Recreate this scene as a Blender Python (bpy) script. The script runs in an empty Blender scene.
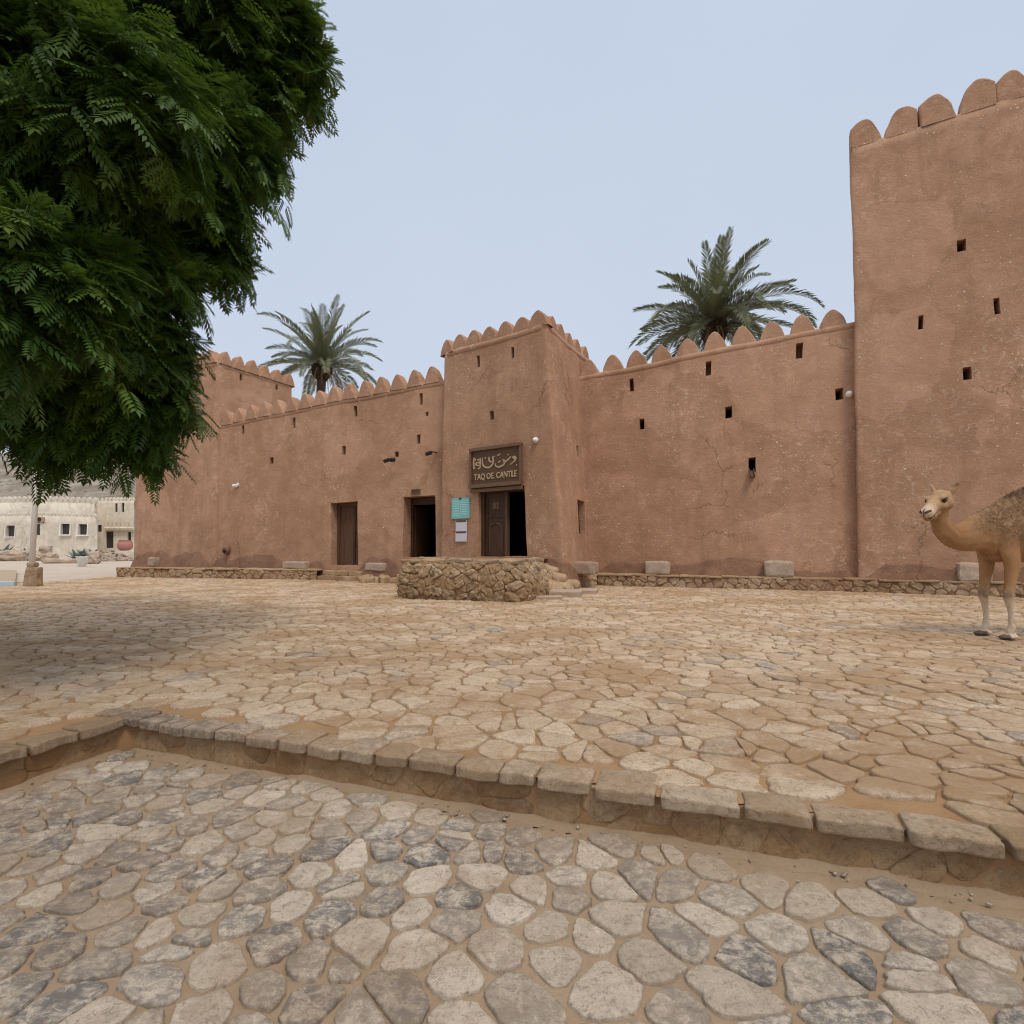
import bpy, bmesh, math, random
import numpy as np
from mathutils import Vector, Matrix, noise
R = math.radians
random.seed(7); rng = np.random.default_rng(7)
S = bpy.context.scene
COL = S.collection
V = Vector

# ------------------------------------------------------------------ camera
EYE, F, TH = 1.6, 540.0, R(3.5)
CT, ST = math.cos(TH), math.sin(TH)
cam = bpy.data.cameras.new('camera'); camo = bpy.data.objects.new('camera', cam); COL.objects.link(camo)
camo.location = (0, 0, EYE); camo.rotation_euler = (R(90)+TH, 0, 0)
cam.sensor_width = 36; cam.lens = F/1024*36; cam.clip_start = .05; cam.clip_end = 4000
S.camera = camo
def at(px, py, Y):                      # point seen at a pixel, at world depth Y
    dx, du = (px-512)/F, (512-py)/F
    wy, wz = CT-ST*du, ST+CT*du
    return V((dx*Y/wy, Y, EYE+wz*Y/wy))
def pt(px, Y, z):                       # point at column px, depth Y, height z
    zc = Y*CT+(z-EYE)*ST
    return V(((px-512)/F*zc, Y, z))
def proj(P):
    y, z = P[1], P[2]-EYE
    zc = y*CT+z*ST; up = -y*ST+z*CT
    return 512+F*P[0]/zc, 512-F*up/zc
GZ = .25                                # plaza level

# ------------------------------------------------------------------ object helpers
def tag(o, label=None, cat=None, group=None, kind=None):
    if label: o['label'] = label
    if cat: o['category'] = cat
    if group: o['group'] = group
    if kind: o['kind'] = kind
    return o
def empty(name, loc, rz=0, label=None, cat=None, group=None):
    o = bpy.data.objects.new(name, None); COL.objects.link(o)
    o.location = loc; o.rotation_euler = (0, 0, rz); o.empty_display_size = .3
    return tag(o, label, cat, group)
class MB:                               # collects faces, links them as ONE mesh
    def __init__(s): s.v = []; s.f = []; s.m = []; s.a = {}
    def add(s, vs, fs, mi=0):
        b = len(s.v); s.v += [tuple(p) for p in vs]
        s.f += [tuple(b+i for i in f) for f in fs]; s.m += [mi]*len(fs)
        return b
    def box(s, c, size, rot=None, mi=0):
        hx, hy, hz = size[0]/2, size[1]/2, size[2]/2
        vs = [V((x, y, z)) for x in (-hx, hx) for y in (-hy, hy) for z in (-hz, hz)]
        if rot: vs = [rot @ p for p in vs]
        vs = [p+V(c) for p in vs]
        s.add(vs, [(0,1,3,2),(4,6,7,5),(0,4,5,1),(2,3,7,6),(0,2,6,4),(1,5,7,3)], mi)
    def rock(s, c, size, rot=None, r=.04, n=5, amp=.012, fr=6, seed=0, mi=0):
        # a rounded, uneven block
        h = V(size)/2; r = min(r, min(h)*.95)
        cache = {}; vs = []; fs = []
        def vid(i, j, k):
            key = (i, j, k)
            if key not in cache:
                p = V((h.x*(2*i/n-1), h.y*(2*j/n-1), h.z*(2*k/n-1)))
                q = V([max(-(h[a]-r), min(h[a]-r, p[a])) for a in range(3)])
                d = p-q
                if d.length > 1e-6: p = q+d.normalized()*r
                sh = V((seed*3.1, seed*1.7, seed*.9))
                p = p+noise.noise_vector(p*fr+sh)*amp+noise.noise_vector(p*fr*.35+sh)*amp*1.6
                if rot: p = rot @ p
                cache[key] = len(vs); vs.append(p+V(c))
            return cache[key]
        for a in range(n):
            for b in range(n):
                fs.append((vid(a,b,0),vid(a,b+1,0),vid(a+1,b+1,0),vid(a+1,b,0)))
                fs.append((vid(a,b,n),vid(a+1,b,n),vid(a+1,b+1,n),vid(a,b+1,n)))
                fs.append((vid(a,0,b),vid(a+1,0,b),vid(a+1,0,b+1),vid(a,0,b+1)))
                fs.append((vid(a,n,b),vid(a,n,b+1),vid(a+1,n,b+1),vid(a+1,n,b)))
                fs.append((vid(0,a,b),vid(0,a,b+1),vid(0,a+1,b+1),vid(0,a+1,b)))
                fs.append((vid(n,a,b),vid(n,a+1,b),vid(n,a+1,b+1),vid(n,a,b+1)))
        s.add(vs, fs, mi)
    def tube(s, pts, rad, n=8, mi=0, cap=True):
        pts = [V(p) for p in pts]
        if not hasattr(rad, '__len__'): rad = [rad]*len(pts)
        vs, fs = [], []; ref = V((.31, .17, .93))
        for i, p in enumerate(pts):
            d = (pts[min(i+1, len(pts)-1)]-pts[max(i-1, 0)]).normalized()
            if abs(d.dot(ref)) > .97: ref = V((1, 0, .1))
            a = d.cross(ref).normalized(); b = d.cross(a)
            for k in range(n):
                t = 2*math.pi*k/n
                vs.append(p+(a*math.cos(t)+b*math.sin(t))*rad[i])
        for i in range(len(pts)-1):
            for k in range(n):
                fs.append((i*n+k, i*n+(k+1)%n, (i+1)*n+(k+1)%n, (i+1)*n+k))
        if cap:
            fs.append(tuple(range(n))[::-1]); fs.append(tuple((len(pts)-1)*n+k for k in range(n)))
        s.add(vs, fs, mi)
    def lathe(s, prof, c=(0, 0, 0), n=16, mi=0, rot=None):
        vs, fs = [], []
        for r, z in prof:
            for k in range(n):
                t = 2*math.pi*k/n; p = V((r*math.cos(t), r*math.sin(t), z))
                vs.append((rot @ p if rot else p)+V(c))
        for i in range(len(prof)-1):
            for k in range(n):
                fs.append((i*n+k, i*n+(k+1)%n, (i+1)*n+(k+1)%n, (i+1)*n+k))
        s.add(vs, fs, mi)
    def build(s, name, mats, parent=None, smooth=False, attrs=None, loc=None):
        me = bpy.data.meshes.new(name)
        me.from_pydata(s.v, [], s.f)
        if not isinstance(mats, (list, tuple)): mats = [mats]
        for m in mats: me.materials.append(m)
        if len(mats) > 1: me.polygons.foreach_set('material_index', s.m)
        if smooth: me.polygons.foreach_set('use_smooth', [True]*len(me.polygons))
        for k, vals in (attrs or {}).items():
            if hasattr(vals[0], '__len__'):
                at_ = me.attributes.new(k, 'FLOAT_COLOR', 'POINT'); at_.data.foreach_set('color', np.array(vals, 'f').ravel())
            else:
                at_ = me.attributes.new(k, 'FLOAT', 'POINT'); at_.data.foreach_set('value', np.array(vals, 'f'))
        me.update()
        o = bpy.data.objects.new(name, me); COL.objects.link(o)
        if parent: o.parent = parent
        if loc is not None: o.location = loc
        return o

# ------------------------------------------------------------------ materials
class NT:
    def __init__(s, name):
        s.mat = bpy.data.materials.new(name); s.mat.use_nodes = True
        s.t = s.mat.node_tree; s.b = s.t.nodes['Principled BSDF']
        s.out = s.t.nodes['Material Output']
        s.b.inputs['Specular IOR Level'].default_value = .25
    def n(s, typ, **kw):
        nd = s.t.nodes.new(typ)
        for k, v in kw.items():
            if k in nd.inputs: s.set(nd.inputs[k], v)
            else: setattr(nd, k, v)
        return nd
    def set(s, inp, v):
        if isinstance(v, bpy.types.NodeSocket): s.t.links.new(v, inp)
        else: inp.default_value = v
    def pos(s, scale=(1, 1, 1)):
        g = s.n('ShaderNodeNewGeometry')
        m = s.n('ShaderNodeMapping'); s.set(m.inputs['Vector'], g.outputs['Position']); m.inputs['Scale'].default_value = scale
        return m.outputs[0]
    def obj(s, scale=(1, 1, 1)):
        g = s.n('ShaderNodeTexCoord')
        m = s.n('ShaderNodeMapping'); s.set(m.inputs['Vector'], g.outputs['Object']); m.inputs['Scale'].default_value = scale
        return m.outputs[0]
    def noise(s, vec, scale, detail=4, rough=.55, dist=0):
        nd = s.n('ShaderNodeTexNoise', Vector=vec, Scale=scale, Detail=detail, Roughness=rough, Distortion=dist)
        return nd.outputs['Fac']
    def ramp(s, fac, a, b, lo=0, hi=1):
        nd = s.n('ShaderNodeMapRange', interpolation_type='SMOOTHSTEP')
        s.set(nd.inputs['Value'], fac); nd.inputs['From Min'].default_value = a; nd.inputs['From Max'].default_value = b
        nd.inputs['To Min'].default_value = lo; nd.inputs['To Max'].default_value = hi
        return nd.outputs[0]
    def mul(s, a, b, op='MULTIPLY'):
        nd = s.n('ShaderNodeMath', operation=op); s.set(nd.inputs[0], a); s.set(nd.inputs[1], b); return nd.outputs[0]
    def mix(s, fac, a, b, bt='MIX'):
        nd = s.n('ShaderNodeMix', data_type='RGBA', blend_type=bt)
        s.set(nd.inputs[0], fac)
        for i, v in ((6, a), (7, b)):
            if isinstance(v, tuple) and len(v) == 3: v = v+(1,)
            s.set(nd.inputs[i], v)
        return nd.outputs[2]
    def attr(s, name, out='Fac'):
        return s.n('ShaderNodeAttribute', attribute_name=name).outputs[out]
    def bump(s, h, strength=.5, dist=.02, prev=None):
        nd = s.n('ShaderNodeBump', Height=h, Strength=strength, Distance=dist)
        if prev: s.set(nd.inputs['Normal'], prev)
        return nd.outputs[0]
    def done(s, col=None, rough=.9, nrm=None, spec=None):
        if col is not None:
            if isinstance(col, tuple) and len(col) == 3: col = col+(1,)
            s.set(s.b.inputs['Base Color'], col)
        s.set(s.b.inputs['Roughness'], rough)
        if nrm: s.set(s.b.inputs['Normal'], nrm)
        if spec is not None: s.b.inputs['Specular IOR Level'].default_value = spec
        return s.mat

def plaster(name, c1, c2, pale, fleck=1.0):
    m = NT(name); P = m.pos()
    big = m.noise(P, .32, 5, .62, .4); med = m.noise(P, 1.7, 7, .68, .3); fine = m.noise(P, 20, 7, .74); fin2 = m.noise(P, 55, 5, .75)
    col = m.mix(m.ramp(big, .36, .64), c1, c2)
    col = m.mix(m.ramp(med, .36, .72, 0, .75), col, tuple(x*.74 for x in c1))
    col = m.mix(m.ramp(med, .46, .30, 0, .45), col, tuple(x*1.16 for x in c2))
    # rain streaks running down the wall
    st = m.noise(m.pos((1.3, 1.3, .10)), 1.6, 5, .65)
    col = m.mix(m.ramp(st, .50, .70, 0, .45), col, tuple(x*.68 for x in c1))
    # pale scrapes where the skim coat has worn off, clustered
    zone = m.ramp(m.noise(m.pos((1, 1, .75)), .5, 4, .65), .44, .60)
    scr = m.ramp(m.noise(m.pos((1, 1, 1.4)), 4.2, 6, .72, 1.3), .55, .60)
    scr2 = m.ramp(m.noise(P, 15, 6, .75, .8), .60, .66)
    col = m.mix(m.mul(m.mul(zone, scr), .50*fleck), col, pale)
    col = m.mix(m.mul(m.mul(m.mul(zone, .7), .3, 'ADD'), m.mul(scr2, .55*fleck)), col, pale)
    chipm = None
    for sc, th in ((3.6, .20), (6.5, .22), (11.0, .235)):
        v = m.n('ShaderNodeTexVoronoi', Vector=P, Scale=sc, Randomness=1.0)
        d = m.mul(v.outputs['Distance'], m.mul(m.noise(P, 24, 3, .6), .22), 'ADD')
        c = m.mul(m.ramp(d, th+.045, th-.03), m.ramp(v.outputs['Color'], .46, .54))
        chipm = c if chipm is None else m.mul(chipm, c, 'MAXIMUM')
    spread = m.mul(m.ramp(m.noise(P, .75, 3, .6), .40, .58, .35, 1), 1.0*fleck)
    col = m.mix(m.mul(chipm, spread), col, tuple(min(.75, x*1.22) for x in pale))
    col = m.mix(m.ramp(fine, .40, .72, 0, .5), col, tuple(x*.62 for x in c1))
    col = m.mix(m.ramp(fin2, .45, .75, 0, .4), col, tuple(x*.6 for x in c1))
    # a few long hairline cracks and trowelled repair patches
    cv = m.n('ShaderNodeVectorMath', operation='ADD'); m.set(cv.inputs[0], P); nz_ = m.n('ShaderNodeTexNoise', Vector=P, Scale=1.3, Detail=5.0, Roughness=.7); m.set(cv.inputs[1], nz_.outputs['Color'])
    ck = m.n('ShaderNodeTexVoronoi', feature='DISTANCE_TO_EDGE', Vector=cv.outputs[0], Scale=.42)
    crack = m.mul(m.ramp(ck.outputs['Distance'], .007, .002), m.ramp(m.noise(P, .35, 2), .56, .62))
    col = m.mix(m.mul(crack, .3), col, tuple(x*.45 for x in c1))
    pv = m.n('ShaderNodeTexVoronoi', Vector=cv.outputs[0], Scale=.5)
    col = m.mix(m.ramp(pv.outputs['Color'], .70, .74, 0, .30), col, tuple(x*1.12 for x in c2)); col = m.mix(m.ramp(pv.outputs['Color'], .28, .24, 0, .30), col, tuple(x*.74 for x in c1))
    h = m.mul(m.mul(fine, .45), m.mul(med, 1.0), 'ADD'); h = m.mul(h, m.mul(crack, -.5), 'ADD')
    h = m.mul(h, m.mul(chipm, .35), 'ADD')
    nr = m.bump(h, .9, .05)
    nr = m.bump(fin2, .5, .012, nr)
    return m.done(col, .95, nr, .12)
M = {}
M['plaster'] = plaster('mud_plaster', (.46, .262, .163), (.54, .325, .212), (.70, .54, .42))
M['skirt'] = plaster('flaked_plaster', (.285, .158, .10), (.35, .20, .13), (.50, .35, .24), .5)
M['whitewash'] = plaster('cream_render', (.74, .655, .525), (.79, .71, .585), (.8, .76, .68), .3)
M['white'] = NT('white_paint').done((.82, .82, .80), .45)
m = NT('dark_interior'); M['dark'] = m.done((.012, .010, .009), .95, None, 0)  # near-black colour stands in for the shade inside loopholes and doorways
M['black_metal'] = NT('black_metal').done((.025, .022, .02), .45)

def stone_mat(name, light, tan, slate, dirt, dirt_amt, bumpd=.012, sc=1.0):
    m = NT(name); P = m.pos()
    tone, sl = m.attr('tone'), m.attr('slate')
    n1 = m.noise(P, 8*sc, 7, .74, .5); n2 = m.noise(P, 30*sc, 9, .78, .8); n3 = m.noise(P, 110*sc, 5, .75)
    g = m.noise(m.pos((1, 1.5, 1)), 17*sc, 9, .78, .7)
    col = m.mix(tone, tan, light)
    col = m.mix(m.ramp(n1, .46, .70, 0, .5), col, tuple(x*.8 for x in tan))
    col = m.mix(m.ramp(n1, .42, .28, 0, .6), col, tuple(min(.8, x*1.16) for x in light))
    sp = m.ramp(m.mul(m.mul(n1, .45), m.mul(g, .65), 'ADD'), .47, .62)
    slf = m.mul(sl, m.mul(m.mul(sp, .95), .12, 'ADD'))
    col = m.mix(m.n('ShaderNodeClamp', Value=slf).outputs[0], col, slate)
    col = m.mix(m.ramp(n2, .52, .61, 0, .62), col, tuple(x*.52 for x in tan))
    col = m.mix(m.ramp(g, .61, .68, 0, .5), col, tuple(x*.38 for x in tan))
    col = m.mix(m.ramp(n3, .53, .66, 0, .55), col, tuple(x*.5 for x in tan))
    col = m.mix(m.ramp(n2, .44, .33, 0, .5), col, tuple(min(.8, x*1.22) for x in light))
    d = m.noise(m.pos((.7, 1.3, 1)), .75, 6, .66, .6)
    df = m.mul(m.mul(m.mul(d, m.mul(n1, .26), 'ADD'), m.mul(n2, .18), 'ADD'), m.mul(n3, .10), 'ADD')
    col = m.mix(m.mul(m.ramp(df, .715, .88), dirt_amt), col, dirt)
    nr = m.bump(n1, .7, bumpd*1.8)
    nr = m.bump(g, .8, bumpd*1.0, nr)
    nr = m.bump(n2, .8, bumpd, nr)
    nr = m.bump(n3, .8, bumpd*.45, nr)
    return m.done(col, .85, nr, .15)
M['plaza_stone'] = stone_mat('plaza_stone', (.63, .49, .35), (.455, .32, .20), (.26, .24, .22), (.35, .215, .108), .68)
M['pave_stone'] = stone_mat('lower_stone', (.69, .58, .46), (.49, .39, .285), (.15, .145, .143), (.34, .23, .135), .35)
M['kerb_stone'] = stone_mat('kerb_stone', (.58, .455, .33), (.39, .275, .175), (.13, .12, .11), (.32, .20, .10), .6, .014)
M['rubble'] = stone_mat('rubble_stone', (.60, .45, .295), (.45, .305, .175), (.22, .19, .16), (.34, .195, .095), .6, .025)
M['riser_stone'] = stone_mat('riser_stone', (.60, .42, .25), (.46, .28, .14), (.2, .16, .12), (.36, .19, .08), .8, .02)
M['block'] = stone_mat('block_stone', (.55, .44, .345), (.41, .305, .22), (.28, .24, .2), (.32, .2, .13), .3, .015)
def dirt_mat(name, a, b, c, peb=.5):
    m = NT(name); P = m.pos()
    n1 = m.noise(P, .8, 5, .6); n2 = m.noise(P, 6, 6, .65); n3 = m.noise(P, 60, 6, .75); n4 = m.noise(P, 190, 3, .7)
    col = m.mix(m.ramp(n1, .35, .65), a, b)
    col = m.mix(m.ramp(n2, .45, .75, 0, .6), col, c)
    col = m.mix(m.ramp(n3, .5, .75, 0, peb), col, tuple(x*.6 for x in a))
    col = m.mix(m.ramp(n4, .58, .72, 0, peb), col, tuple(min(.8, x*1.5) for x in b))
    nr = m.bump(n2, .4, .02); nr = m.bump(n3, .6, .012, nr); nr = m.bump(n4, .5, .004, nr)
    return m.done(col, .97, nr, .1)
M['sand'] = dirt_mat('joint_sand', (.30, .182, .09), (.35, .22, .118), (.24, .135, .06))
M['sand_low'] = dirt_mat('lower_joint_sand', (.315, .225, .145), (.36, .265, .175), (.265, .18, .11))
M['riser'] = dirt_mat('riser_earth', (.31, .175, .082), (.38, .235, .125), (.20, .11, .055), .7)
M['road'] = dirt_mat('pale_ground', (.46, .385, .31), (.52, .44, .36), (.42, .34, .26), .25)
M['tan_slab'] = dirt_mat('tan_concrete', (.38, .30, .21), (.42, .33, .24), (.34, .26, .18), .2)
m = NT('hill_rock'); P = m.pos()
hc = m.mix(m.ramp(m.noise(P, .16, 8, .7), .35, .65), (.20, .165, .125), (.36, .315, .255))
hc = m.mix(m.ramp(m.noise(P, .5, 6, .7), .55, .66), hc, (.10, .10, .065))
M['hill'] = m.done(hc, .95, m.bump(m.noise(P, .6, 8, .7), .8, .9))
def wood(name, a, b, rough=.55, sc=(14, 14, 1.2)):
    m = NT(name)
    g = m.noise(m.obj(sc), 2.4, 6, .65, .8)
    col = m.mix(m.ramp(g, .35, .68), a, b)
    return m.done(col, rough, m.bump(g, .4, .004), .3)
M['door'] = wood('door_wood', (.045, .021, .010), (.085, .042, .021))
M['door_light'] = wood('weathered_door_wood', (.085, .044, .024), (.13, .071, .040), .7)
M['sign'] = wood('sign_wood', (.085, .040, .016), (.125, .064, .028), .45, (1.2, 14, 14))
M['sign_frame'] = wood('sign_frame_wood', (.14, .074, .038), (.19, .108, .060), .45, (1.2, 14, 14))
M['letters'] = NT('sign_letters').done((.45, .335, .21), .5)
M['teal'] = NT('teal_board').done((.20, .50, .50), .5)
M['teal_text'] = NT('teal_board_text').done((.46, .70, .69), .5)
M['paper'] = NT('notice_paper').done((.62, .60, .66), .6)
M['paper_dark'] = NT('notice_heading').done((.10, .07, .06), .6)
M['lens'] = NT('camera_lens').done((.02, .02, .025), .15)
M['pink'] = NT('terracotta_pink').done((.42, .19, .16), .7)
M['blue_paint'] = NT('pale_blue_paint').done((.42, .52, .58), .6)
def leafmat(name, a, b, c, trans=.25):
    m = NT(name)
    t = m.attr('tone'); n = m.noise(m.pos(), 1.4, 3)
    col = m.mix(t, a, b); col = m.mix(m.ramp(n, .5, .75, 0, .6), col, c)
    m.set(m.b.inputs['Base Color'], col); m.b.inputs['Roughness'].default_value = .5
    m.b.inputs['Specular IOR Level'].default_value = .3
    tr = m.n('ShaderNodeBsdfTranslucent'); m.set(tr.inputs['Color'], m.mix(.5, col, (.10, .17, .02)))
    mx = m.n('ShaderNodeMixShader'); mx.inputs[0].default_value = trans
    m.t.links.new(m.b.outputs[0], mx.inputs[1]); m.t.links.new(tr.outputs[0], mx.inputs[2])
    m.t.links.new(mx.outputs[0], m.out.inputs['Surface'])
    return m.mat
M['leaf'] = leafmat('shade_tree_leaf', (.026, .066, .012), (.085, .16, .020), (.15, .21, .022), .32)
M['palm'] = leafmat('palm_leaf', (.13, .145, .08), (.25, .26, .155), (.28, .26, .15), .18)
m = NT('bark'); bk = m.noise(m.pos((1, 1, .3)), 9, 6, .7)
M['bark'] = m.done(m.mix(bk, (.06, .045, .032), (.17, .13, .095)), .95, m.bump(bk, .9, .03))
m = NT('palm_bark'); bk = m.noise(m.pos((1, 1, 3)), 4, 6, .7)
M['palm_bark'] = m.done(m.mix(bk, (.05, .036, .026), (.16, .115, .08)), .95, m.bump(bk, .9, .05))
M['boss'] = NT('dead_leaf_bases').done((.075, .05, .032), .9)
M['dry'] = NT('dry_frond').done((.22, .16, .095), .9)
M['agave'] = leafmat('agave_leaf', (.16, .20, .17), (.22, .26, .22), (.20, .23, .17), .05)
m = NT('camel_coat'); cc = m.attr('coat', 'Color'); P = m.obj()
wz = m.attr('wool')
n1 = m.noise(P, 19, 6, .7, 1.0); n2 = m.noise(m.obj((1, 1, .35)), 60, 5, .7)
cc = m.mix(m.mul(m.ramp(n1, .42, .66), m.mul(wz, .62)), cc, (.16, .095, .055))
cc = m.mix(m.mul(m.ramp(n1, .46, .30), m.mul(wz, .5)), cc, (.50, .36, .235))
cc = m.mix(m.ramp(n2, .4, .75, 0, .4), cc, (.22, .12, .065)); n4 = m.noise(P, 5, 5, .7, .5); cc = m.mix(m.ramp(n4, .48, .70, 0, .28), cc, (.27, .15, .075)); cc = m.mix(m.ramp(n4, .46, .30, 0, .35), cc, (.55, .37, .21))
hh = m.mul(m.mul(n1, m.mul(wz, 2.2)), m.mul(n2, .35), 'ADD')
M['camel'] = m.done(cc, .9, m.bump(hh, .8, .03), .1)
M['eye'] = NT('eye_black').done((.008, .006, .005), .12, None, .5)

# ------------------------------------------------------------------ plan of the step
P1 = V((-3.02, 4.32)); US = V((.947, -.321)).normalized(); VS = V((-.35, -.937)).normalized()
def uv(x, y):                           # coordinates along the two kerb lines
    d = V((x, y))-P1; det = US.x*VS.y-US.y*VS.x
    return (d.x*VS.y-d.y*VS.x)/det, (US.x*d.y-US.y*d.x)/det
def from_uv(u, v): q = P1+US*u+VS*v; return q
def is_lower(x, y, m=0):
    u, v = uv(x, y); return u > -m and v > -m

# ------------------------------------------------------------------ walls as strips with openings
def bez_path(pts, rads, n=5):           # open polyline with rounded corners
    out = [V(pts[0])]
    for i in range(1, len(pts)-1):
        p, a, b = V(pts[i]), V(pts[i-1]), V(pts[i+1]); r = rads
        A = p+(a-p).normalized()*r; B = p+(b-p).normalized()*r
        for k in range(n+1):
            t = k/n; out.append(A*(1-t)**2+p*2*t*(1-t)+B*t*t)
    out.append(V(pts[-1])); return out
def wob(P, k=1.0):
    return noise.noise_vector(P*.55)*.045*k+noise.noise_vector(P*1.9+V((5, 3, 1)))*.018*k
class Wall:
    def __init__(s, Bp, Tp, r=.18, k=1.0):
        s.B = bez_path(Bp, r) if r else [V(p) for p in Bp]; s.T = bez_path(Tp, r) if r else [V(p) for p in Tp]
        s.p = [0]; s.k = k
        for a, b in zip(s.B, s.B[1:]): s.p.append(s.p[-1]+(b-a).length)
        s.L = s.p[-1]; s.H = max((t-b).length for t, b in zip(s.T, s.B)); s.holes = []
    def seg(s, p):
        for i in range(len(s.p)-2):
            if p < s.p[i+1]: return i, (p-s.p[i])/max(1e-9, s.p[i+1]-s.p[i])
        i = len(s.p)-2; return i, (p-s.p[i])/max(1e-9, s.p[i+1]-s.p[i])
    def P(s, p, t):
        i, f = s.seg(p)
        return s.B[i].lerp(s.B[i+1], f).lerp(s.T[i].lerp(s.T[i+1], f), t)
    def D(s, p, t): return s.P(p, t)+wob(s.P(p, t), s.k)
    def N(s, p, t=.5):
        e = .02; dp = s.P(min(p+e, s.L), t)-s.P(max(p-e, 0), t); dt = s.P(p, t+e)-s.P(p, t-e)
        return dp.cross(dt).normalized()
    def tan(s, p, t=.5):
        e = .02; return (s.P(min(p+e, s.L), t)-s.P(max(p-e, 0), t)).normalized()
    def solve(s, px, py, rng_=None):
        lo, hi = rng_ or (0, s.L); best = None
        for i in range(60):
            for j in range(24):
                p, t = lo+(hi-lo)*i/59, j/23*1.1; q = proj(s.P(p, t))
                e = (q[0]-px)**2+(q[1]-py)**2
                if best is None or e < best[0]: best = (e, p, t)
        _, p, t = best
        for _ in range(8):
            q = proj(s.P(p, t)); a = proj(s.P(p+.01, t)); b = proj(s.P(p, t+.01))
            J = ((a[0]-q[0])/.01, (b[0]-q[0])/.01, (a[1]-q[1])/.01, (b[1]-q[1])/.01)
            det = J[0]*J[3]-J[1]*J[2]; ex, ey = px-q[0], py-q[1]
            p += max(-.5, min(.5, (ex*J[3]-J[1]*ey)/det)); t += max(-.1, min(.1, (J[0]*ey-J[2]*ex)/det))
        return p, t
    def rect(s, x0, y0, x1, y1, rng_=None):
        ym, xm = (y0+y1)/2, (x0+x1)/2
        return (s.solve(x0, ym, rng_)[0], s.solve(x1, ym, rng_)[0], s.solve(xm, y1, rng_)[1], s.solve(xm, y0, rng_)[1])
    def hole(s, x0, y0, x1, y1, depth=.6, room=0, name='loophole', rng_=None):
        h = s.rect(x0, y0, x1, y1, rng_)+(depth, room, name); s.holes.append(h); return h
    def lines(s, marks, total, step):
        base = sorted(set(round(x, 5) for x in marks if -1e-6 <= x <= total+1e-6)); out = [base[0]]
        for a, b in zip(base, base[1:]):
            if b-a < 1e-4: continue
            n = max(1, int(math.ceil((b-a)/step)))
            out += [a+(b-a)*k/n for k in range(1, n+1)]
        return out
    def build(s, name, mat, parent, step=.3, cap=.55, drop=1.0, hole_mats=None):
        ps = s.lines(list(s.p)+[h[0] for h in s.holes]+[h[1] for h in s.holes], s.L, step)
        ts = s.lines([0, 1]+[h[2] for h in s.holes]+[h[3] for h in s.holes], 1, step/s.H)
        mb = MB(); np_, nt = len(ps), len(ts)
        G = [[s.D(p, t) for t in ts] for p in ps]
        mb.v = [tuple(G[i][j]) for i in range(np_) for j in range(nt)]
        for i in range(np_-1):
            for j in range(nt-1):
                pc, tc = (ps[i]+ps[i+1])/2, (ts[j]+ts[j+1])/2
                if any(h[0] < pc < h[1] and h[2] < tc < h[3] for h in s.holes): continue
                mb.f.append((i*nt+j, (i+1)*nt+j, (i+1)*nt+j+1, i*nt+j+1)); mb.m.append(0)
        # top of the wall and its inner face
        b = len(mb.v)
        for i in range(np_):
            n = s.N(ps[i], .9); n.z = 0; n.normalize(); q = V(mb.v[i*nt+nt-1])-n*cap
            mb.v += [tuple(q), tuple(q-V((0, 0, drop)))]
        for i in range(np_-1):
            mb.f.append((i*nt+nt-1, (i+1)*nt+nt-1, b+2*(i+1), b+2*i)); mb.m.append(0)
            mb.f.append((b+2*i, b+2*(i+1), b+2*(i+1)+1, b+2*i+1)); mb.m.append(0)
        o = mb.build(name, mat, parent, smooth=True)
        for h in s.holes:
            ii = [i for i, p in enumerate(ps) if h[0]-1e-4 <= p <= h[1]+1e-4]
            jj = [j for j, t in enumerate(ts) if h[2]-1e-4 <= t <= h[3]+1e-4]
            ring = [(i, jj[0]) for i in ii]+[(ii[-1], j) for j in jj[1:]]+[(i, jj[-1]) for i in ii[::-1][1:]]+[(ii[0], j) for j in jj[::-1][1:-1]]
            n = s.N((h[0]+h[1])/2, (h[2]+h[3])/2)
            n2 = V((n.x, n.y, 0)).normalized()
            hb = MB(); k = len(ring); front = [G[i][j] for i, j in ring]
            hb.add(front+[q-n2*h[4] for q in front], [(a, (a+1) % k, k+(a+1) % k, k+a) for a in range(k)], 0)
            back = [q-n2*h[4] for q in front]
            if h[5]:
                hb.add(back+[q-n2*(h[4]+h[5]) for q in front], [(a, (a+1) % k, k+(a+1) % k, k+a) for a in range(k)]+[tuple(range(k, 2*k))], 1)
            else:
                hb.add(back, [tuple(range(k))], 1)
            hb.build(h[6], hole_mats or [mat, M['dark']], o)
        return o
    def frame(s, p, t, off=0):          # x along the wall, y into it, z up
        n = s.N(p, t); x = s.tan(p, t); z = x.cross(-n)*1.0
        z = (-n).cross(x)*-1 if False else x.cross(-n)
        if z.z < 0: z = -z
        o = s.D(p, t)+n*off
        return Matrix(((x.x, -n.x, z.x, o.x), (x.y, -n.y, z.y, o.y), (x.z, -n.z, z.z, o.z), (0, 0, 0, 1)))

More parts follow.
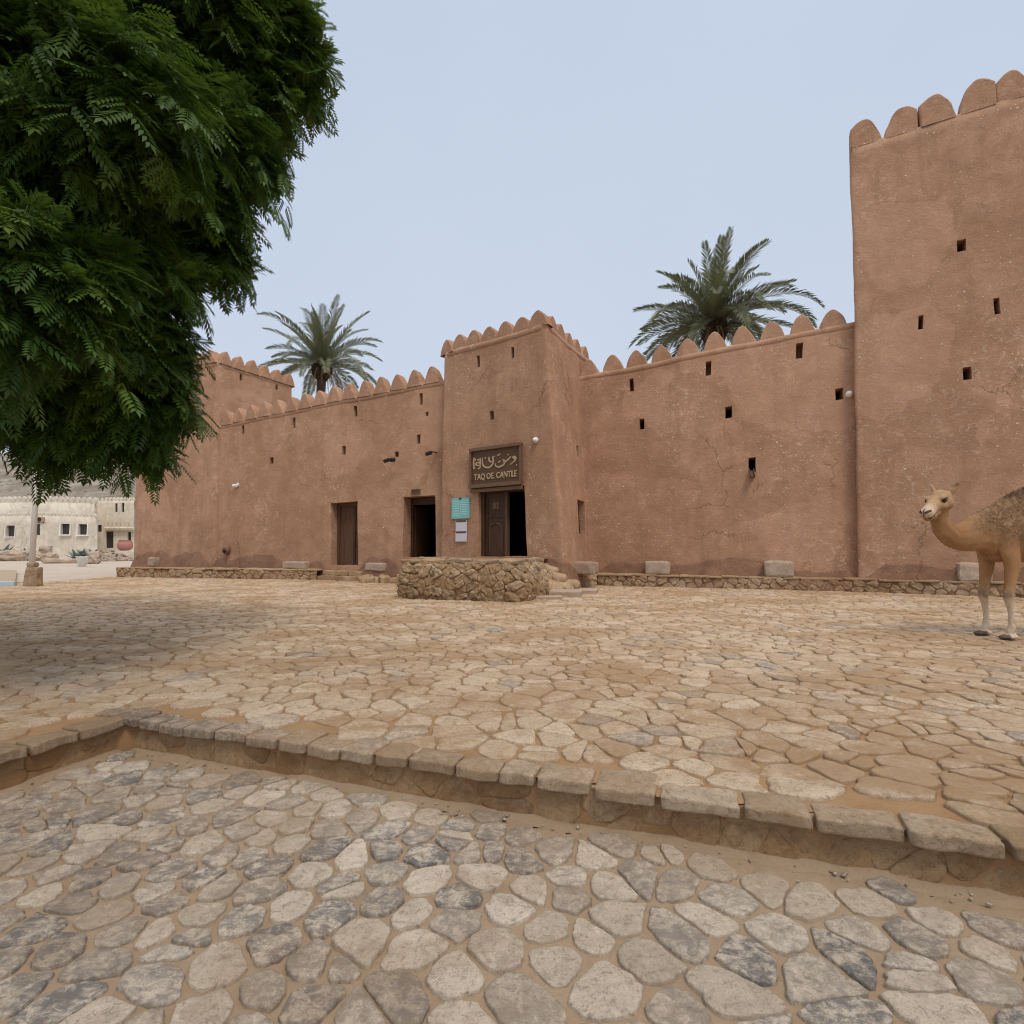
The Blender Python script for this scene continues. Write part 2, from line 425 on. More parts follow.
def band(w, name, mat, parent, p0, p1, h=.22, off=.012, t=1.0, inner=.4):
    # projecting course that carries the merlons
    mb = MB(); n = max(2, int((p1-p0)/.25)); k = 6
    for i in range(n+1):
        p = p0+(p1-p0)*i/n; q = w.D(p, t); nn = w.N(p, .9); nn.z = 0; nn.normalize()
        j = noise.noise(q*1.4)*.015
        for o_, z in ((-.05, -h-.03), (off*.7+j, -h+j), (off+.01+j, -h*.45), (off+j, .015), (-inner, .02), (-inner, -h)):
            mb.v.append(tuple(q+nn*o_+V((0, 0, z))))
    for i in range(n):
        for a in range(k-1):
            mb.f.append((i*k+a, (i+1)*k+a, (i+1)*k+a+1, i*k+a+1)); mb.m.append(0)
    mb.f += [tuple(range(k))[::-1], tuple(n*k+a for a in range(k))]; mb.m += [0, 0]
    return mb.build(name, mat, parent, smooth=True)

def merlon_mesh(kind, seed):
    # outline in x (-.5..+.5) and z (0..1), thickness in y (-.5..+.5)
    prof = []
    if kind == 'ogive':
        for i in range(17):
            a = i/16; x = -.5+a; d = abs(x)*2
            prof.append((x*(1-.04*math.sin(math.pi*a)), max(0, 1-d**1.75)**.80 if d < 1 else 0))
    elif kind == 'peak':
        for i in range(17):
            a = i/16; x = -.5+a; d = abs(x)*2
            prof.append((x, (.5+.5*math.cos(math.pi*d))**.72))
    else:                                # half arch with one upright side
        for i in range(17):
            a = i/16
            if a < .12: prof.append((-.5, a/.12*.72))
            else:
                b = (a-.12)/.88; prof.append((-.5+b, .72+.28*math.sin(min(1, b/.45)*math.pi/2) if b < .45 else max(0, 1-((b-.45)/.55)**2.2)))
    prof = [(x+noise.noise(V((x*2, z*2, seed)))*.03, z*(1+noise.noise(V((x*1.5, seed, z)))*.06)) for x, z in prof]
    n = len(prof); cx, cz = 0, .35
    mb = MB()
    rings = [(.0, -.22), (.86, -.5), (.95, -.45), (1.0, -.30), (1.0, .30), (.95, .45), (.86, .5)]
    for sc, y in rings[1:]:
        for x, z in prof:
            zz = cz+(z-cz)*sc if z > .02 else z-.06
            p = V((cx+(x-cx)*sc, y, zz)); mb.v.append(tuple(p+noise.noise_vector(p*3+V((seed, 0, 0)))*.025))
    for i in range(len(rings)-2):
        for k in range(n-1):
            mb.f.append((i*n+k, i*n+k+1, (i+1)*n+k+1, (i+1)*n+k)); mb.m.append(0)
    mb.f.append(tuple(range(n))); mb.f.append(tuple((len(rings)-2)*n+k for k in range(n))[::-1]); mb.m += [0, 0]
    me = bpy.data.meshes.new('merlon'); me.from_pydata(mb.v, [], [f[::-1] for f in mb.f]); me.materials.append(M['plaster'])
    b = bmesh.new(); b.from_mesh(me); bmesh.ops.recalc_face_normals(b, faces=b.faces); b.to_mesh(me); b.free()
    me.polygons.foreach_set('use_smooth', [len(p.vertices) < 5 for p in me.polygons]); me.update(); return me
MER = {k: [merlon_mesh(k, i*3.7) for i in range(4)] for k in ('ogive', 'peak', 'half')}
def merlons(w, parent, kind, p0, p1, n, h, d=.36, fill=.97, t=1.0, inset=.185, mat=None):
    step = (p1-p0)/n
    for i in range(n):
        p = p0+step*(i+.5); q = w.D(p, t); x = w.tan(p, .98); x.z *= .8
        nn = w.N(p, .9); nn.z = 0; nn.normalize()
        me = MER[kind][random.randrange(4)]
        o = bpy.data.objects.new('merlon', me); COL.objects.link(o); o.parent = parent
        flip = -1 if (kind == 'half' and i % 2 == 1) else 1
        sx = step*fill*random.uniform(.96, 1.03); sz = h*random.uniform(.94, 1.06)
        y = nn*-1; X = x*(sx*flip); Y = y*d; Z = V((0, 0, 1))*sz
        # keep right handed when flipped
        if flip < 0: Y = -Y
        o.matrix_basis = Matrix(((X.x, Y.x, Z.x, q.x-nn.x*inset), (X.y, Y.y, Z.y, q.y-nn.y*inset), (X.z, Y.z, Z.z, q.z+.012), (0, 0, 0, 1)))

def skirt(w, parent, p0, p1, zt, seed, hmin=.15, hmax=.75):
    # thick flaking lower coat with a ragged top edge
    mb = MB(); n = int((p1-p0)/.07); k = 7
    for i in range(n+1):
        p = p0+(p1-p0)*i/n
        a = noise.noise(V((p*.42+seed, 0, 3)))*.5+.5; b = noise.noise(V((p*1.6+seed, 4, 3))); c = noise.noise(V((p*7+seed, 9, 3)))
        top = zt+max(.02, hmin+(hmax-hmin)*max(0, (a-.25)*1.6)+b*.12+c*.035)
        e = min(1, i/8, (n-i)/8); top = zt+(top-zt)*max(.05, e)
        for j, (f, o_) in enumerate(((0, .16), (.35, .14), (.7, .11), (.93, .085), (.985, .07), (1.0, .01), (1.0, -.08))):
            z = GZ+(top-GZ)*f if f > 0 else GZ-.05
            t = (z-w.B[0].z)/max(.1, (w.T[0].z-w.B[0].z)); q = w.D(p, t); nn = w.N(p, .5); nn.z = 0; nn.normalize()
            rr = noise.noise(V((p*3, z*7, seed)))*.028
            mb.v.append(tuple(q+nn*(o_+(rr if j < 5 else 0))))
    for i in range(n):
        for a in range(k-1):
            mb.f.append((i*k+a, (i+1)*k+a, (i+1)*k+a+1, i*k+a+1)); mb.m.append(0)
    return mb.build('flaked_base_coat', M['skirt'], parent, smooth=False)

# ------------------------------------------------------------------ irregular stones
def clip(poly, mx, my, nx, ny):
    out = []; n = len(poly)
    for i in range(n):
        a = poly[i]; b = poly[(i+1) % n]
        da = (a[0]-mx)*nx+(a[1]-my)*ny; db = (b[0]-mx)*nx+(b[1]-my)*ny
        if da <= 0: out.append(a)
        if (da < 0) != (db < 0) and da != db:
            t = da/(da-db); out.append((a[0]+(b[0]-a[0])*t, a[1]+(b[1]-a[1])*t))
    return out
OFFS = sorted([(i, j) for i in range(-3, 4) for j in range(-3, 4) if (i, j) != (0, 0)], key=lambda o: o[0]**2+o[1]**2)
def cells(nu, nv, su, sv, jit, drop, keep, u0=0, v0=0, warp=None, brick=.5, split=.0):
    pts = {}
    for i in range(nu):
        for j in range(nv):
            if random.random() < drop: continue
            u = u0+(i+brick*(j % 2)+random.uniform(-jit, jit))*su; v = v0+(j+random.uniform(-jit, jit))*sv
            if warp: u, v = warp(u, v)
            pts[(i, j)] = (u, v)
    for (i, j), (x, y) in pts.items():
        if not keep(x, y): continue
        r = 2.2*max(su, sv)
        poly = [(x-r, y-r), (x+r, y-r), (x+r, y+r), (x-r, y+r)]
        for di, dj in OFFS:
            q = pts.get((i+di, j+dj))
            if q is None: continue
            dx, dy = q[0]-x, q[1]-y
            m_ = max((a-x)**2+(b-y)**2 for a, b in poly)
            if dx*dx+dy*dy > 4*m_: continue
            poly = clip(poly, (q[0]+x)/2, (q[1]+y)/2, dx, dy)
        if len(poly) < 3: continue
        if random.random() < split:
            cx = sum(p[0] for p in poly)/len(poly)+random.uniform(-.12, .12)*su; cy = sum(p[1] for p in poly)/len(poly)+random.uniform(-.12, .12)*sv
            a = random.choice((0, 1))*math.pi/2+random.gauss(0, .35); nx, ny = math.cos(a), math.sin(a)
            for sg_ in (1, -1):
                h_ = clip(poly, cx, cy, nx*sg_, ny*sg_)
                if len(h_) >= 3: yield h_
        else: yield poly
def stone(mb, tone, slate, poly, fn, joint, h, near=True, rough=.06, tv=.5, sv_=0, square=.25, seed=0, n=None, rel=1.0, chaikin=2):
    a = np.array(poly); c = a.mean(0); 
    # pull in by the joint, then cut the corners
    d = a-c; L = np.linalg.norm(d, axis=1, keepdims=True); L[L < 1e-6] = 1e-6
    a = c+d*np.maximum(.35, 1-joint/L)
    for _ in range(chaikin if near else 1):
        b = np.roll(a, -1, 0); q = np.empty((2*len(a), 2)); q[0::2] = a*(1-square)+b*square; q[1::2] = a*square+b*(1-square); a = q
    # resample the outline evenly
    nn = n or (18 if near else 9)
    seg = np.linalg.norm(np.roll(a, -1, 0)-a, axis=1); cum = np.concatenate([[0], np.cumsum(seg)])
    tt = np.linspace(0, cum[-1], nn, endpoint=False); aa = np.vstack([a, a[:1]])
    a = np.stack([np.interp(tt, cum, aa[:, 0]), np.interp(tt, cum, aa[:, 1])], 1)
    c = a.mean(0); d = a-c; rad = float(np.linalg.norm(d, axis=1).mean())
    if rad < .02: return
    k = np.array([1+rough*noise.noise(V((c[0]*3+math.cos(6.283*i/nn)*1.6, c[1]*3+math.sin(6.283*i/nn)*1.6, seed)))*1.6+rough*.9*noise.noise(V((c[0]*9+math.cos(6.283*i/nn)*5, c[1]*9+math.sin(6.283*i/nn)*5, seed)))+rough*random.uniform(-.3, .3) for i in range(nn)])
    d = d*k[:, None]
    e = min(.022, .13*rad)/rad
    rings = [(1.02, -h*1.2-.02), (1.0, h*.45), (1-e*.4, h*.85), (1-e*1.2, h), (.8, h*1.02)] if near else [(1.03, -h-.02), (1.0, h*.4), (1-e*1.6, h)]
    if near: rings.append((.5, h*1.06))
    tx, ty = random.gauss(0, .008), random.gauss(0, .008); dz = random.gauss(0, .0022)
    base = len(mb.v)
    for s_, z in rings:
        for i in range(nn):
            x, y = c+d[i]*s_
            zz = z
            if z > 0: zz += dz+tx*(x-c[0])+ty*(y-c[1])+(noise.noise(V((x*11, y*11, seed+3.3)))*h*.30*rel+noise.noise(V((x*31, y*31, seed+1.3)))*h*.22*rel if s_ < 1 else 0)
            mb.v.append(tuple(fn(x, y, zz)))
    mb.v.append(tuple(fn(c[0], c[1], h*1.05+dz)))
    nr = len(rings)
    for r_ in range(nr-1):
        for i in range(nn):
            j = (i+1) % nn
            mb.f.append((base+r_*nn+i, base+r_*nn+j, base+(r_+1)*nn+j, base+(r_+1)*nn+i))
    cc = base+nr*nn
    for i in range(nn): mb.f.append((base+(nr-1)*nn+i, base+(nr-1)*nn+(i+1) % nn, cc))
    cnt = nr*nn+1
    tone += [tv]*cnt; slate += [sv_]*cnt

def rebase(root, loc):
    loc = V(loc)
    for c in root.children: c.location = V(c.location)-loc
    root.location = loc
def stone_wall(name, path, z0, z1, su, sv, h, mat, parent=None, joint=.012, back=.3, jit=.3, drop=.08, top_mat=None, near=True, seed=0, slope=0, bulge=0, slate_p=.12, brick=.5, tone_off=0):
    # dry stone facing: separate rounded stones over a mortar body
    path = [V((a[0], a[1])) for a in path]; cum = [0]
    for a, b in zip(path, path[1:]): cum.append(cum[-1]+(b-a).length)
    L = cum[-1]
    def base(p):
        for i in range(len(path)-1):
            if p <= cum[i+1] or i == len(path)-2:
                f = (p-cum[i])/(cum[i+1]-cum[i]); d = (path[i+1]-path[i]).normalized()
                return path[i].lerp(path[i+1], f), V((d.y, -d.x))
    def nrm(p):
        n = V((0, 0))
        for o in (-.09, -.03, .03, .09): n += base(max(0, min(L, p+o)))[1]
        return n.normalized()
    def fn(p, z, h_):
        q, _ = base(max(0, min(L, p))); n = nrm(p)
        f = (z-z0)/(z1-z0); hh = h_+slope*(1-f)+bulge*math.sin(math.pi*max(0, min(1, f)))
        return (q.x+n.x*hh, q.y+n.y*hh, z)
    body, st = MB(), MB(); tone, slate = [], []
    n = max(2, int(L/.2)); ks = [(-back, z1+.005), (-.02, z1+.01), (0, z1-.03), (0, (z0+z1)/2), (0, z0-.06)]
    for i in range(n+1):
        p = L*i/n; q, _ = base(p); nn = nrm(p)
        for o, z in ks:
            if o < 0: body.v.append((q.x+nn.x*o, q.y+nn.y*o, z))
            else: body.v.append(tuple(V(fn(p, z, h*.5))))
    k = len(ks)
    for i in range(n):
        for a in range(k-1): body.f.append((i*k+a, i*k+a+1, (i+1)*k+a+1, (i+1)*k+a)); body.m.append(0)
    rows = max(1, round((z1-z0)/sv)); sv = (z1-z0)/rows
    keep = lambda x, y: 0 < x < L and z0 < y < z1
    for poly in cells(int(L/su)+6, rows+4, su, sv, jit, drop, keep, u0=-2*su, v0=z0-1.5*sv, brick=brick):
        poly = clip(clip(poly, 0, z1+.015, 0, 1), 0, z0-.04, 0, -1)
        if len(poly) < 3: continue
        stone(st, tone, slate, poly, fn, joint, h*random.uniform(.6, 1.3), near, .13, max(0, min(1, random.gauss(.5+tone_off, .28))), random.random()**2 if random.random() < slate_p else 0, seed=seed, n=22 if near else 9, square=.17, rel=2.2)
    return body, st, tone, slate

# ------------------------------------------------------------------ the castle
castle = empty('castle', (0, 0, 0), 0, 'long mud plastered fort with crenellated walls, gate tower and tall right tower', 'castle')
# gate tower
gz = GZ-.1
gFL, gC, gS = pt(439, 18.85, gz), pt(567.5, 16.2, gz), pt(591, 19.0, gz)
tFL, tC, tS = at(443, 354, 18.95), at(545.5, 323, 16.45), at(581.5, 350, 19.15)
sd = (gS-gC); sd.z = 0; sd.normalize(); back = sd*2.6
gate = Wall([gFL+back*1.2, gFL, gC, gS+back*.6, gFL+back*1.2+V((.5, .1, 0))], [tFL+back*1.2, tFL, tC, tS+back*.6, tFL+back*1.2+V((.5, .1, 0))], .16)
pF = (gate.p[3], gate.p[9]); pS = (gate.p[9], gate.p[14])
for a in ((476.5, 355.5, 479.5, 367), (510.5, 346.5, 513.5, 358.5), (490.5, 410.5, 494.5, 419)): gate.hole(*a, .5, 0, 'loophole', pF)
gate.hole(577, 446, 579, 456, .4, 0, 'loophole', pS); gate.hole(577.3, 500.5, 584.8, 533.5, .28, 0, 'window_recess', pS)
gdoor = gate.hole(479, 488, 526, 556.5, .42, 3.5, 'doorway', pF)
gate_o = gate.build('gate_tower', M['plaster'], castle)
band(gate, 'parapet_band', M['plaster'], gate_o, gate.p[2], gate.L-.2, .18)
fr0, fr1 = gate.p[2], gate.p[8]
merlons(gate, gate_o, 'ogive', fr0-.22, fr1+.12, 7, .52, .36, 1.02)
merlons(gate, gate_o, 'ogive', gate.p[8]+.28, gate.p[13], 5, .48, .36, 1.02)
# right curtain wall
rB0, rB1 = pt(575, 19.1, gz), pt(866, 15.9, gz)
rT0, rT1 = at(574, 378.5, 19.25), at(866, 319.5, 16.05)
rwall = Wall([rB0, rB1], [rT0, rT1], 0)
for a in ((629.5, 378, 633.6, 391), (706, 362, 711.6, 376), (796.6, 343, 803.2, 357.5), (639.8, 418.5, 644.6, 429), (724.8, 406, 731.6, 417.5), (836, 388.5, 844, 400), (748.5, 457, 755.5, 471)):
    rwall.hole(*a, .6)
rwall_o = rwall.build('curtain_wall', M['plaster'], castle)
band(rwall, 'parapet_band', M['plaster'], rwall_o, .1, rwall.L-.05, .17, .014)
pm0 = rwall.solve(587, 372)[0]; pm1 = rwall.solve(849, 318)[0]
merlons(rwall, rwall_o, 'ogive', pm0-.35, pm1, 10, .60, .36, .93)
# left curtain wall
lB0, lB1 = pt(209, 24.3, gz), pt(452, 19.2, gz)
lT0, lT1 = at(209, 427.5, 24.45), at(452, 378.5, 19.35)
lwall = Wall([lB0, lB1], [lT0, lT1], 0)
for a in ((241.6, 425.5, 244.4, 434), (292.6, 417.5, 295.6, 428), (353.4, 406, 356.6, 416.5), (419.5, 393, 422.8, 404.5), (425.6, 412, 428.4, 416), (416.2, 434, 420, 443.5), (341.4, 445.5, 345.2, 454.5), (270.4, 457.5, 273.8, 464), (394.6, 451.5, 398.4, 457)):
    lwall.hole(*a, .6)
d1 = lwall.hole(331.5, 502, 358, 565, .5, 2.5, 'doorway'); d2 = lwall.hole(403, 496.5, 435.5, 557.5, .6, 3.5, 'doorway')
lwall_o = lwall.build('curtain_wall', M['plaster'], castle)
band(lwall, 'parapet_band', M['plaster'], lwall_o, .1, lwall.L-.05, .17, .014)
pm0 = lwall.solve(222, 420)[0]; pm1 = lwall.solve(441, 378)[0]
merlons(lwall, lwall_o, 'peak', pm0-.1, pm1, 15, .62, .46, 1.0)
# tall right tower
bL, bR = pt(858, 15.75, gz), pt(858, 15.75, gz)+V((.90, -.436, 0))*7.6
tL = at(849.5, 148, 15.9); tR = bR+V((-.2, .1, 0)); tR.z = tL.z+.1
rb = V((.62, .785, 0))*6.5
rtow = Wall([bL+rb, bL, bR, bR+rb], [tL+rb, tL, tR, tR+rb], .14)
pR = (rtow.p[6], rtow.p[7])
for a in ((956.5, 238.5, 965.8, 250.5), (994.6, 298, 1000.6, 314), (918.3, 315.5, 923.6, 329), (962.8, 367, 971, 379.5)): rtow.hole(*a, .6, 0, 'loophole', pR)
rtow_o = rtow.build('corner_tower', M['plaster'], castle)
merlons(rtow, rtow_o, 'half', rtow.p[1]+.12, rtow.p[7]-.1, 8, .84, .50, .94, 1.0, .24)
# left tower
lL, lR = pt(131.5, 26.3, gz), pt(216, 24.0, gz)
lS = pt(294, 27.6, gz)
ltL, ltR, ltS = at(137, 370, 26.4), at(217.5, 361.5, 24.1), at(293, 385.5, 27.7)
ltL.z = ltR.z+.05; ltS.z = ltR.z-.1
lb = V((-4.6, 1.7, 0))
ltow = Wall([lL+(lS-lR), lL, lR, lS, lS+lb], [ltL+(ltS-ltR), ltL, ltR, ltS, ltS+lb], .2)
pLs = (ltow.p[9], ltow.p[13])
for a in ((239.5, 371.5, 242.2, 380.5), (275.2, 383, 277.6, 390)): ltow.hole(*a, .5, 0, 'loophole', pLs)
ltow_o = ltow.build('corner_tower', M['plaster'], castle)
band(ltow, 'parapet_band', M['plaster'], ltow_o, ltow.p[2], ltow.p[13]+.4, .2, .015)
merlons(ltow, ltow_o, 'peak', ltow.p[3], ltow.p[8]+.1, 6, .62, .5, 1.0)
merlons(ltow, ltow_o, 'peak', ltow.p[8]+.1, ltow.p[13]+.3, 6, .62, .5, 1.0)
# flaking lower coat
skirt(rwall, castle, .75, rwall.L-.1, .62, 1.3, .1, .75)
skirt(rtow, castle, rtow.p[6], rtow.p[7]-.1, .62, 7.7, .25, .8)
skirt(lwall, castle, .1, d1[0]-.05, .6, 2.2, .12, .85)
skirt(lwall, castle, d1[1]+.05, d2[0]-.05, .6, 4.2, .3, .8)
skirt(ltow, castle, ltow.p[2], ltow.p[8], .6, 6.2, .2, 1.2)
skirt(gate, castle, gate.p[8]-1.1, gate.p[13]-.2, .55, 9.4, .1, .85)

# doors
def local_box(name, mat, parent, c, size):
    mb = MB(); mb.box(c, size); return mb.build(name, mat, parent)
def door_dims(w, h):
    a, b = w.P(h[0], (h[2]+h[3])/2), w.P(h[1], (h[2]+h[3])/2); pm = (h[0]+h[1])/2
    return (b-a).length, (w.P(pm, h[3])-w.P(pm, h[2])).length, w.frame(pm, h[2])
# gate door: carved left leaf shut, right leaf swung inside
W_, H_, fr = door_dims(gate, gdoor); fr = fr @ Matrix.Translation((0, .22, 0))
mb = MB(); ft = .10
mb.box((-W_/2+ft/2, 0, H_/2), (ft, .16, H_)); mb.box((W_/2-ft/2+.03, .06, H_/2), (ft*.7, .14, H_)); mb.box((0, 0.01, H_-.06), (W_-2*ft+.02, .15, .13))
door = mb.build('door', M['door'], castle); door.matrix_basis = fr; door['label'] = 'carved gate door under the sign, right leaf standing open'
lw = W_*.5-ft
mb = MB(); cx = -W_/2+ft+lw/2
mb.box((cx, .05, H_/2-.04), (lw, .05, H_-.12))
for x in (cx-lw/2+.05, cx+lw/2-.05): mb.box((x, .015, H_/2-.04), (.08, .03, H_-.13))
for z in (.06, H_*.60, H_-.2): mb.box((cx, .013, z), (lw-.17, .026, .09))
leaf = mb.build('door_leaf', M['door'], door)
mb = MB()                                # arched moulding on the leaf
aw, ab, ah = lw*.60, .12, H_*.34
pts = [(cx-aw/2, .015, ab), (cx-aw/2, .015, ab+ah)]+[(cx-aw/2*math.cos(math.pi*k/10), .015, ab+ah+aw*.42*math.sin(math.pi*k/10)) for k in range(1, 10)]+[(cx+aw/2, .015, ab+ah), (cx+aw/2, .015, ab)]
mb.tube(pts, .028, 6); mb.build('arch_moulding', M['door_light'], door)
mb = MB(); mb.box((cx, .018, H_*.75), (lw*.3, .03, H_*.1)); mb.rock((cx, -.005, H_*.75), (.10, .05, .15), None, .02, 4, .004); mb.build('knocker_plate', M['sign_frame'], door)
mb = MB(); mb.box((-W_/2+ft+lw+.05, .0, H_/2-.05), (.10, .13, H_-.13)); mb.build('meeting_post', M['door_light'], door)
rot = Matrix.Rotation(R(-82), 3, 'Z')
mb = MB(); mb.box((W_/2-ft-.02, .48, H_/2-.05), (.05, .75, H_-.2)); mb.build('open_leaf', M['door'], door)
# plain board door
W_, H_, fr = door_dims(lwall, d1); fr = fr @ Matrix.Translation((0, .36, 0))
mb = MB(); mb.box((-W_/2+.05, 0, H_/2), (.1, .12, H_)); mb.box((W_/2-.05, 0, H_/2), (.1, .12, H_)); mb.box((0, 0, H_-.07), (W_-.2, .11, .14))
door = mb.build('door', M['door_light'], castle); door.matrix_basis = fr; door['label'] = 'closed plain brown board door left of the open doorway'
mb = MB(); n = 5
for k in range(n): mb.box((-W_/2+.1+(W_-.2)*(k+.5)/n, .03+(k % 2)*.006, H_/2-.05), ((W_-.2)/n-.008, .05, H_-.12))
lf = mb.build('door_leaf', M['door_light'], door)
mb = MB(); mb.box((W_*.14, -.005, H_/2-.05), (.07, .05, H_-.14)); mb.build('cover_strip', M['door'], door)
mb = MB(); mb.tube([(W_*.21, -.03, H_*.5), (W_*.21, -.06, H_*.5), (W_*.21, -.06, H_*.58), (W_*.21, -.03, H_*.58)], .012, 6); mb.build('handle', M['black_metal'], door)
# open dark doorway with lintel board
W_, H_, fr = door_dims(lwall, d2); fr = fr @ Matrix.Translation((0, .52, 0))
mb = MB(); mb.box((-W_/2+.04, 0, H_/2), (.08, .12, H_)); mb.box((W_/2-.04, 0, H_/2), (.08, .12, H_)); mb.box((0, 0, H_-.13), (W_-.16, .11, .26))
door = mb.build('door', M['door'], castle); door.matrix_basis = fr; door['label'] = 'frame of the open dark doorway left of the gate tower'
mb = MB(); mb.box((-W_/2+.12, .5, H_/2-.15), (.05, .9, H_-.32)); mb.build('open_leaf', M['door'], door)
# small side window: wooden shutter in its recess
wp = gate.solve(581.2, 517, pS); fr = gate.frame(wp[0], wp[1]) @ Matrix.Translation((0, .2, 0))
mb = MB(); 
for x in (-.27, .27): mb.box((x, 0, 0), (.07, .06, 1.12))
for z in (-.53, .53): mb.box((0, 0, z), (.47, .055, .07))
for k in range(4): mb.tube([(-.18+.12*k, .01, -.5), (-.18+.12*k, .01, .5)], .014, 6)
win = mb.build('window', M['door'], castle); win.matrix_basis = fr
rebase(castle, (0, 19, GZ))

# ------------------------------------------------------------------ things on the walls
def mounted(w, px, py, name, label, cat, group=None, rng_=None, off=0, kids=True):
    p, t = w.solve(px, py, rng_); e = empty(name, (0, 0, 0), 0, label, cat, group); e.matrix_basis = w.frame(p, t, off); return e
# entrance sign
x0, x1, zb, zt = gate.rect(471, 446, 524.5, 491, pF)
sw = (gate.P(x1, .7)-gate.P(x0, .7)).length; sh = (gate.P((x0+x1)/2, zt)-gate.P((x0+x1)/2, zb)).length
sign = empty('entrance_sign', (0, 0, 0), 0, 'carved brown wooden name sign with pale raised lettering above the gate door', 'sign')
sign.matrix_basis = gate.frame((x0+x1)/2, (zb+zt)/2, .05) @ Matrix.Rotation(R(-1), 4, 'X')
mb = MB(); mb.box((0, 0, .02), (sw-.08, .05, sh-.2)); mb.build('board', M['sign'], sign)
mb = MB()
for z, hh, y in ((sh/2-.05, .10, -.045), (-sh/2+.20, .12, -.05), (-sh/2+.05, .11, -.005)): mb.box((0, y, z), (sw, .09+abs(y), hh))
for x in (-sw/2+.035, sw/2-.035): mb.box((x, -.038, .075), (.07, .10, sh-.30))
mb.build('frame', M['sign_frame'], sign)
def ribbon(mb, pts, wd, y0=-.045, y1=-.02):
    # a pen stroke: flat raised bar with varying width
    pts = [V((a, 0, b)) for a, b in pts]; sm = []
    n = len(pts)
    for i in range(n-1):
        a, b, c, d = pts[max(i-1, 0)], pts[i], pts[i+1], pts[min(i+2, n-1)]
        for k in range(5):
            t = k/5; sm.append(.5*((2*b)+(c-a)*t+(2*a-5*b+4*c-d)*t*t+(3*b-a-3*c+d)*t**3))
    sm.append(pts[-1]); N_ = len(sm); vs = []; fs = []
    for i, p in enumerate(sm):
        d = (sm[min(i+1, N_-1)]-sm[max(i-1, 0)]).normalized(); q = V((-d.z, 0, d.x))
        f = i/(N_-1); w_ = wd*(.45+.55*math.sin(math.pi*min(1, f*.9+.12)))
        for s_ in (-1, 1):
            for y in (y0, y1): vs.append(V((p.x+q.x*s_*w_/2, y, p.z+q.z*s_*w_/2)))
    for i in range(N_-1):
        a, b = i*4, (i+1)*4
        fs += [(a, b, b+2, a+2), (a+2, b+2, b+3, a+3), (a, a+1, b+1, b)]
    fs += [(0, 2, 3, 1), ((N_-1)*4, (N_-1)*4+1, (N_-1)*4+3, (N_-1)*4+2)]
    mb.add(vs, fs)
# strokes read off the board: x 0..1 across, z 0..1 up the board
def sg(px, py):                          # position on the enlarged board picture, straightened
    x = (px-100)/(890-100); top = 210-120*x; bot = 790-60*x
    return ((x-.5)*sw, (.5-(py-top)/(bot-top))*sh*1.0)
ar = MB(); wd = .052
for st, k in ((((815, 325), (790, 290), (765, 300), (800, 330), (770, 365), (715, 400)), 1.1), (((715, 400), (745, 385), (760, 370)), .8),
              (((735, 290), (700, 325), (650, 360), (615, 330), (640, 380), (600, 420), (545, 435), (505, 420), (497, 390)), 1.1),
              (((545, 375), (580, 350)), .9), (((530, 285), (575, 255)), .9), (((685, 262), (697, 270)), 1.0), (((812, 405), (828, 398)), .9),
              (((490, 290), (460, 310), (470, 360), (450, 410), (400, 445), (340, 440), (305, 410), (298, 360), (306, 315)), 1.1),
              (((405, 300), (402, 340), (425, 370), (450, 360)), 1.0), (((350, 305), (342, 330)), 1.0),
              (((160, 320), (158, 480)), 1.2), (((160, 335), (185, 345), (180, 365)), .9), (((170, 470), (180, 440)), .8),
              (((265, 320), (262, 455)), 1.2), (((262, 460), (225, 465)), 1.1), (((215, 350), (262, 345)), .9), (((255, 390), (215, 385), (195, 410), (225, 425), (258, 420)), 1.1)):
    ribbon(ar, [sg(*q) for q in st], wd*k)
ar.build('arabic_lettering', M['letters'], sign)
def text_mesh(txt, size, depth):
    cu = bpy.data.curves.new('lettering', 'FONT'); cu.body = txt; cu.size = size; cu.extrude = depth; cu.align_x = 'CENTER'; cu.offset = size*.018; cu.resolution_u = 3
    o = bpy.data.objects.new('lettering', cu); COL.objects.link(o)
    me = bpy.data.meshes.new_from_object(o.evaluated_get(bpy.context.evaluated_depsgraph_get())); bpy.data.objects.remove(o); return me
me = text_mesh('TAQ OE. CANTLE', .30, .014); me.materials.clear(); me.materials.append(M['letters'])
o = bpy.data.objects.new('latin_lettering', me); COL.objects.link(o); o.parent = sign
xs = [v.co.x for v in me.vertices]; kx = sw*.82/(max(xs)-min(xs))
o.matrix_basis = Matrix.Translation((0, -.035, -sh*.22)) @ Matrix.Rotation(R(90), 4, 'X') @ Matrix.Diagonal((kx, .92, 1, 1))
# notices by the gate
def notice(px0, py0, px1, py1, name, label, cat, mats, kind, group=None):
    h = gate.rect(px0, py0, px1, py1, pF); w = (gate.P(h[1], .3)-gate.P(h[0], .3)).length; hh = (h[3]-h[2])*gate.H
    e = empty(name, (0, 0, 0), 0, label, cat, group); e.matrix_basis = gate.frame((h[0]+h[1])/2, (h[2]+h[3])/2, .03)
    mb = MB(); mb.box((0, 0, 0), (w, .03, hh)); mb.build('sheet', mats[0], e)
    mb = MB()
    if kind == 'teal':
        for s_ in (-1, 1):
            for k in range(9): mb.box((s_*w*.235, -.017, hh*(.34-.085*k)), (w*random.uniform(.28, .38), .006, .022))
        mb.build('text_lines', mats[1], e)
        mb = MB(); mb.box((0, -.018, hh*.02), (.012, .008, hh*.86)); mb.build('divider', mats[1], e)
        mb = MB(); mb.box((0, -.022, hh*.47), (.10, .02, .05)); mb.build('clip', M['black_metal'], e)
    else:
        mb.box((0, -.017, hh*.43), (w*.92, .006, hh*.14))
        mb.build('heading', mats[1], e)
    return e
